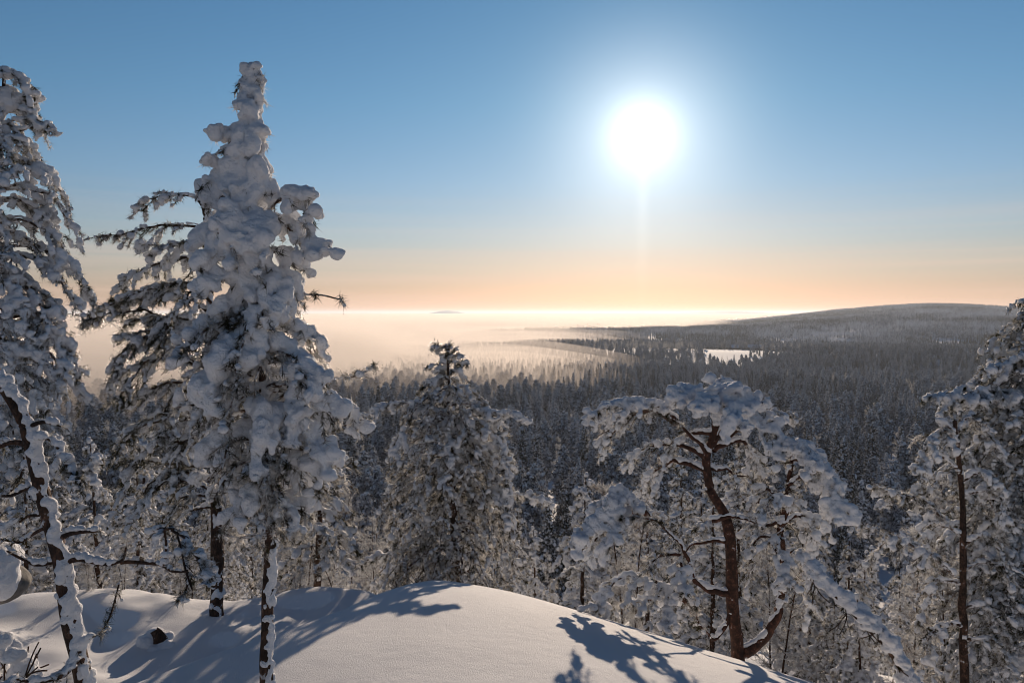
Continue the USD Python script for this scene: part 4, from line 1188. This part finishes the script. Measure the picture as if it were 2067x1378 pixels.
def rimed_birch(seed, H):
    """A slender birch with every twig rimed white."""
    r = np.random.default_rng(seed)
    wood, twigs = [], []
    for stem in range(r.integers(1, 4)):
        lean = r.normal(size=2) * .12 * H
        p = spline([[0, 0, -1], [lean[0] * .1, lean[1] * .1, .1], [lean[0] * .5, lean[1] * .5, H * .55], [lean[0], lean[1], H * r.uniform(.8, 1)]], .25, r, .03)
        wood.append(tube(p, np.linspace(.045, .008, len(p)), 6))
        for k in range(44):
            q = r.uniform(.16, .98); b = p[int(q * (len(p) - 1))]
            a = r.uniform(0, 6.283); L = H * .24 * (1.1 - q) ** .5 * r.uniform(.5, 1.2)
            d = np.array([math.cos(a), math.sin(a), r.uniform(.5, 1.6)]); d /= np.linalg.norm(d)
            x = np.linspace(0, 1, 7)
            bp = b + d * (x * L)[:, None]; bp[:, 2] -= .35 * L * x ** 2.2
            bp += ndimage.gaussian_filter1d(r.normal(size=bp.shape), 1, axis=0) * .04 * L
            twigs.append(tube(bp, np.linspace(.018, .006, 7), 3, cap=False))
            n = 16
            for y in r.uniform(.2, 1, n):
                c = np.array([np.interp(y, x, bp[:, m]) for m in range(3)])
                dd = d + r.normal(size=3) * .75; dd /= np.linalg.norm(dd)
                l = L * r.uniform(.12, .34)
                tp = c + dd * (np.linspace(0, 1, 4) * l)[:, None]; tp[:, 2] -= .25 * l * np.linspace(0, 1, 4) ** 2
                twigs.append(tube(tp, np.linspace(.008, .004, 4), 3, cap=False))
                e = np.repeat(tp[1:], 3, 0)
                twigs.append(blades(e, dd + r.normal(size=e.shape) * .8, r.uniform(.05, .16, len(e)), .012, r))
    v, f = join(wood); v2, f2 = join(twigs)
    return [('trunk', (v, f, vnormals(v, f)), M_bark), ('crown', (v2, f2, None), M_frost)]


SLOPE = [('pine', slope_pine(700, 7.5, .18, 1.35, .62, .075)), ('pine', slope_pine(701, 6.2, .10, 1.25, .75, .085)), ('pine', slope_pine(702, 8.5, .30, 1.5, .55, .07)), ('pine', slope_pine(703, 5.0, .06, 1.0, .7, .075)),
         ('birch', rimed_birch(710, 6.5)), ('birch', rimed_birch(711, 5.0)), ('birch', rimed_birch(712, 7.5))]
HEIGHT = [7.5, 6.2, 8.5, 5.0, 6.5, 5.0, 7.5]
slope_classes = []
for n, (sp, parts) in enumerate(SLOPE):
    c = stage.CreateClassPrim(f'/World/slope_{sp}_form_{n:03d}')
    for nm, g, m in parts:
        if g is not None:
            obj(nm, g[0], g[1], m, path=f'{c.GetPath()}/{nm}', n=g[2])
    slope_classes.append(c)
rs = np.random.default_rng(77)
# how high in the picture the hillside trees reach, left to right
TU = [-200, 150, 250, 420, 560, 720, 760, 1000, 1090, 1140, 1330, 1420, 1600, 1680, 1760, 1850, 1950, 2010, 2300]
TV = [780, 820, 835, 880, 900, 930, 960, 1000, 1010, 960, 900, 880, 920, 1090, 1090, 980, 900, 820, 700]
count = 0
placed = []
standing = []
tries = 0
while count < 175 and tries < 6000:
    tries += 1
    D = math.exp(rs.uniform(math.log(13.2), math.log(75)))
    u = rs.uniform(-140, 2200)
    x = (u - 1033.5) / FPX * D
    k = rs.choice(7, p=[.2, .2, .13, .14, .13, .1, .1])
    if 700 < u < 800 and D < 40: k = rs.choice([4, 5, 6])
    z = float(land(np.array([x]), np.array([D]))[0])
    top = P(u, np.interp(u, TU, TV) + rs.uniform(0, 70) + (60 if D < 18 else 0), D)[2]
    s = min(rs.uniform(.7, 1.25), (top - z) / HEIGHT[k])
    if s < .4 or any((x - a) ** 2 + (D - b) ** 2 < (1.0 + .022 * D) ** 2 for a, b in placed):
        continue
    if D < 14.5 and abs(x) < 2.2:
        continue
    placed.append((x, D)); count += 1
    sp = SLOPE[k][0]
    o = UsdGeom.Xform.Define(stage, numbered('/World', 'hillside_' + sp))
    o.AddTranslateOp().Set(Gf.Vec3d(x, D, z)); o.AddRotateZOp().Set(float(rs.uniform(0, 360))); o.AddScaleOp().Set(Gf.Vec3f(*[float(s)] * 3))
    o.GetPrim().GetReferences().AddInternalReference(slope_classes[k].GetPath()); o.GetPrim().SetInstanceable(True)
    standing.append((u, D, HEIGHT[k] * s / D, sp, o.GetPrim()))
WHERE = [(-1e9, 330, 'left of the tall pillar pine'), (330, 720, 'behind the tall pillar pine'), (720, 850, 'between the tall pine and cone pine'), (850, 1010, 'behind the cone-shaped pine'), (1010, 1190, 'between the cone pine and gnarled pine'),
         (1190, 1440, 'behind the left boughs of the gnarled pine'), (1440, 1650, 'behind the gnarled trunk and right crown'), (1650, 1860, 'behind the stem bent under snow'), (1860, 1e9, 'around the thin dark-trunked pine')]
for u0, u1, where in WHERE:
    for sp in ('pine', 'birch'):
        here = sorted([q for q in standing if u0 <= q[0] < u1 and q[3] == sp], key=lambda q: -q[2])
        look, cat = ('snow-laden pine', 'pine tree') if sp == 'pine' else ('rime-white bare birch', 'birch tree')
        for n, q in enumerate(here):
            if n < 3:
                tag(q[4], f"{['largest', 'second-largest', 'third-largest'][n]} {look} on the hillside {where}", cat, f'{look}s of the hillside')
            else:
                tag(q[4], f'smaller {look} on the hillside {where}', cat, f'smaller {look}s on the hillside {where}')

# ---------------------------------------------------------------- small things on and by the snow
def snow_lump(spec, h, seed, lab=0, rough=.5):
    return snow_field([(*c, a, b, lab) for c, a, b in spec], h, seed, rough)[:3]


# the boulder under its cap of snow, by the left border
c = P(-32, 1150, 9.8)
b = thing('boulder', 'snow-capped boulder by the left picture border behind the leaning pine', 'boulder')
ro = trimesh.creation.icosphere(4)
v = ro.vertices * [.40, .30, .26]
v = v * (1 + .35 * (meshkit.fbm(v * 2.6 + 7, 4, 3)[:, None] - .5)) + c + [.14, .02, -.16]
M_rock = mat('grey_rock', {'g': ('geometry', {}), 'n': ('noise_texture', {'scale': 9.0, 'detail': 6.0, 'roughness': .7}), 'c': ('rgb_ramp', {'ramp': [(.3, (.04, .036, .034)), (.7, (.16, .15, .14))]}),
                           'b': ('bump', {'strength': .8, 'distance': .03}), 'p': ('principled_bsdf', {'roughness': .85})},
             [('g.position', 'n.vector'), ('n.fac', 'c.fac'), ('c.color', 'p.base_color'), ('n.fac', 'b.height'), ('b.normal', 'p.normal')])
obj('rock', v, ro.faces, M_rock, b, smooth=True)
v, f, n = snow_lump([(c + [-.1, 0, .16], .40, .26), (c + [.12, -.05, .14], .36, .24), (c + [-.3, -.05, .0], .3, .26), (c + [.28, -.12, -.08], .22, .26), (c + [-.15, -.25, -.05], .3, .28), (c + [.05, -.30, -.22], .25, .2), (c + [-.4, -.2, -.3], .3, .25)], .022, 81, rough=.25)
obj('snow', v, f, M_snow, b, n=n)

# the snowed-in shrub at the lower left corner
D = 4.7
b = thing('buried_shrub', 'shrub buried under rounded snow at the lower left beside the leaning pine', 'shrub')
r = np.random.default_rng(83)
S, W = [], []
for k in range(46):
    u, v_ = r.uniform(-70, 95), r.uniform(1285, 1420)
    if v_ < 1285 + max(0, (u - 20)) * 1.3:
        continue
    q = P(u, v_, D + r.uniform(-.25, .3)); a = r.uniform(.04, .085)
    S.append((q, a, a * .9))
for k in range(26):
    p0 = P(r.uniform(-20, 60), 1440, D); q = P(r.uniform(-60, 120), r.uniform(1275, 1400), D + r.uniform(-.25, .25))
    W.append(tube(spline([p0, (p0 + q) / 2 + r.normal(size=3) * .05, q], .05), .005, 4))
v, f = join(W)
obj('branch', v, f, M_bark, b, smooth=True)
v, f, n = snow_lump(S, .0125, 84, rough=.8)
obj('snow', v, f, M_snow, b, n=n)

# the broken stump sticking out of the snow in the hollow
c = P(318, 1232, 9.5)
c[2] = land(np.array([c[0]]), np.array([c[1]]))[0]
b = thing('broken_stump', 'dark broken stump poking out of the snow in the hollow left of the tall pine', 'stump')
ang = np.linspace(0, 2 * np.pi, 14, endpoint=False)
r = np.random.default_rng(85)
rings = []
for zz, rad, j in [(-.25, .13, .02), (.0, .10, .02), (.07, .075, .022)]:
    rings.append(np.stack([np.cos(ang) * rad + r.normal(size=14) * j, np.sin(ang) * rad + r.normal(size=14) * j, np.full(14, zz)], 1))
top = rings[-1] * [.92, .92, 1]; top[:, 2] += r.uniform(.0, .13, 14) * (1 + np.cos(ang + 1)); rings.append(top)
v = np.vstack(rings + [[[0, 0, .08]]])
f = [[i * 14 + j, i * 14 + (j + 1) % 14, (i + 1) * 14 + (j + 1) % 14] for i in range(3) for j in range(14)] + [[i * 14 + j, (i + 1) * 14 + (j + 1) % 14, (i + 1) * 14 + j] for i in range(3) for j in range(14)] + [[42 + j, 42 + (j + 1) % 14, 56] for j in range(14)]
obj('wood', v + c, np.array(f), M_bark, b)
v, f, n = snow_lump([(c + [-.05, .06, .10], .11, .07), (c + [.06, .06, .06], .10, .07), (c + [-.13, -.02, .02], .12, .10), (c + [.02, -.10, -.05], .12, .07), (c + [.12, -.04, -.02], .10, .08)], .015, 86, rough=.4)
obj('snow', v, f, M_snow, b, n=n)

# dry twigs standing on the crest of the dome
for n, (u, v_, D, h, label) in enumerate([(840, 1180, 9.7, .28, 'bare forked twig standing on the crest of the snow dome'), (802, 1172, 9.9, .2, 'small leaning twig left of the forked one on the dome crest')]):
    c = P(u, v_, D); c[2] = land(np.array([c[0]]), np.array([c[1]]))[0] - .02
    b = thing('dry_twig', label, 'twig', loc=c)
    r = np.random.default_rng(90 + n)
    for k in range(7 if n == 0 else 3):
        a = r.uniform(0, 6.28); d = np.array([math.cos(a) * r.uniform(.2, .9), math.sin(a) * .5, 1.0]); d /= np.linalg.norm(d)
        l = h * r.uniform(.6, 1.1)
        p = d * (np.linspace(0, 1, 6) * l)[:, None] + np.cumsum(r.normal(size=(6, 3)) * .006, 0)
        w = [tube(p, np.linspace(.004, .0016, 6), 4)]
        for j in range(3):
            s0 = p[r.integers(2, 5)]; dd = d + r.normal(size=3) * .6
            w.append(tube(np.array([s0, s0 + dd * l * .2, s0 + dd * l * .36]), .0016, 3))
        v, f = join(w)
        obj('stem', v, f, M_bark, b, smooth=True)

# ---------------------------------------------------------------- the farm in its clearing, and the house in the woods
M_wall = mat('weathered_boards', {'g': ('geometry', {}), 'n': ('noise_texture', {'scale': 2.0, 'detail': 3.0}), 'c': ('rgb_ramp', {'ramp': [(.3, (.10, .055, .04)), (.7, (.17, .10, .075))]}), 'p': ('principled_bsdf', {'roughness': .8})},
             [('g.position', 'n.vector'), ('n.fac', 'c.fac'), ('c.color', 'p.base_color')])
M_glass = mat('window_glass', {'p': ('principled_bsdf', {'base_color': (.03, .035, .045), 'roughness': .1})}, [])


def house(name, label, u, D, w, dpt, hgt, turn, cat='house', chimney=True):
    x = (u - 1033.5) / FPX * D
    z = float(land(np.array([x]), np.array([float(D)]))[0])
    t = thing(name, label, cat, loc=(x, D, z))
    UsdGeom.Xformable(t).AddRotateZOp().Set(turn)
    o = trimesh.creation.box((w, dpt, hgt + 1)); o.apply_translation((0, 0, hgt / 2 - .5))
    g = trimesh.Trimesh([[-w / 2, -dpt / 2, hgt], [-w / 2, dpt / 2, hgt], [-w / 2, 0, hgt + dpt * .42], [w / 2, -dpt / 2, hgt], [w / 2, dpt / 2, hgt], [w / 2, 0, hgt + dpt * .42]], [[0, 2, 1], [3, 4, 5], [0, 3, 5], [0, 5, 2], [1, 2, 5], [1, 5, 4]], process=False)
    v, f = join([(o.vertices, o.faces), (g.vertices, g.faces)])
    obj('wall', v, f, M_wall, t)
    R = []
    for s in (-1, 1):
        e = dpt / 2 + .5; rise = dpt * .42; sl = rise / (dpt / 2)
        lo, hi = np.array([0, s * e, hgt - .5 * sl]), np.array([0, 0, hgt + rise])
        v = []
        for xx in (-w / 2 - .5, w / 2 + .5):
            for q in (lo, hi):
                v += [q + [xx, 0, .05], q + [xx, 0, .55]]
        R.append((trimesh.Trimesh(v).convex_hull.vertices, trimesh.Trimesh(v).convex_hull.faces))
    v, f = join(R)
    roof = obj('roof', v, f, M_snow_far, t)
    if chimney:
        c = trimesh.creation.box((.9, .9, 2.2)); c.apply_translation((w * .15, 0, hgt + dpt * .42 + .7))
        obj('chimney', c.vertices, c.faces, M_wall, roof)
    for k in np.linspace(-w * .36, w * .36, max(2, int(w / 4))):
        p = trimesh.creation.box((1.1, .08, 1.2)); p.apply_translation((k, -dpt / 2 - .045, hgt * .55))
        obj('window', p.vertices, p.faces, M_glass, t)
    return t


house('farm_house', 'long farm building with a snowy roof at the back of the white field', 1548, 1235, 26, 10, 4.2, 8)
house('farm_house', 'shorter farm house with snowy roof left of the long farm building', 1520, 1215, 14, 9, 4.4, -12)
house('barn', 'low barn at the left end of the white field', 1487, 1240, 18, 9, 3.4, 5, 'barn', False)
house('barn', 'small shed at the right end of the white field', 1572, 1180, 9, 6, 2.8, 15, 'shed', False)
house('cottage', 'lone snow-roofed cottage among trees on the slope right of the farm', 1692, 1500, 14, 9, 4, 10)
house('cottage', 'second cottage among the trees right of the lone one', 1716, 1540, 12, 8, 4, -10)

# rimed saplings and shrubs poking out of the snow left of the dome
for n, (u, v_, D, sc, label) in enumerate([(250, 1185, 11.0, .16, 'small rimed sapling on the snow bank left of the swept pine trunk'), (180, 1190, 10.8, .13, 'low rimed shrub between the boulder and the rimed sapling'), (545, 1195, 11.2, .14, 'low rimed shrub right behind the trunk of the tall pine'),
                                             (600, 1190, 11.6, .12, 'tiny rimed shrub between the tall pine trunk and the small bare-trunked pine'), (130, 1290, 8.2, .10, 'wisp of rimed twigs in the hollow beside the leaning pine'), (365, 1200, 10.6, .11, 'tiny rimed shrub just left of the swept pine trunk')]):
    c = P(u, v_, D)
    z = float(land(np.array([c[0]]), np.array([c[1]]))[0])
    o = UsdGeom.Xform.Define(stage, numbered('/World', 'rimed_shrub'))
    o.AddTranslateOp().Set(Gf.Vec3d(float(c[0]), float(c[1]), z)); o.AddRotateZOp().Set(50.0 * n); o.AddScaleOp().Set(Gf.Vec3f(sc, sc, sc * .8))
    o.GetPrim().GetReferences().AddInternalReference(slope_classes[4 + n % 3].GetPath()); o.GetPrim().SetInstanceable(True)
    tag(o.GetPrim(), label, 'shrub')
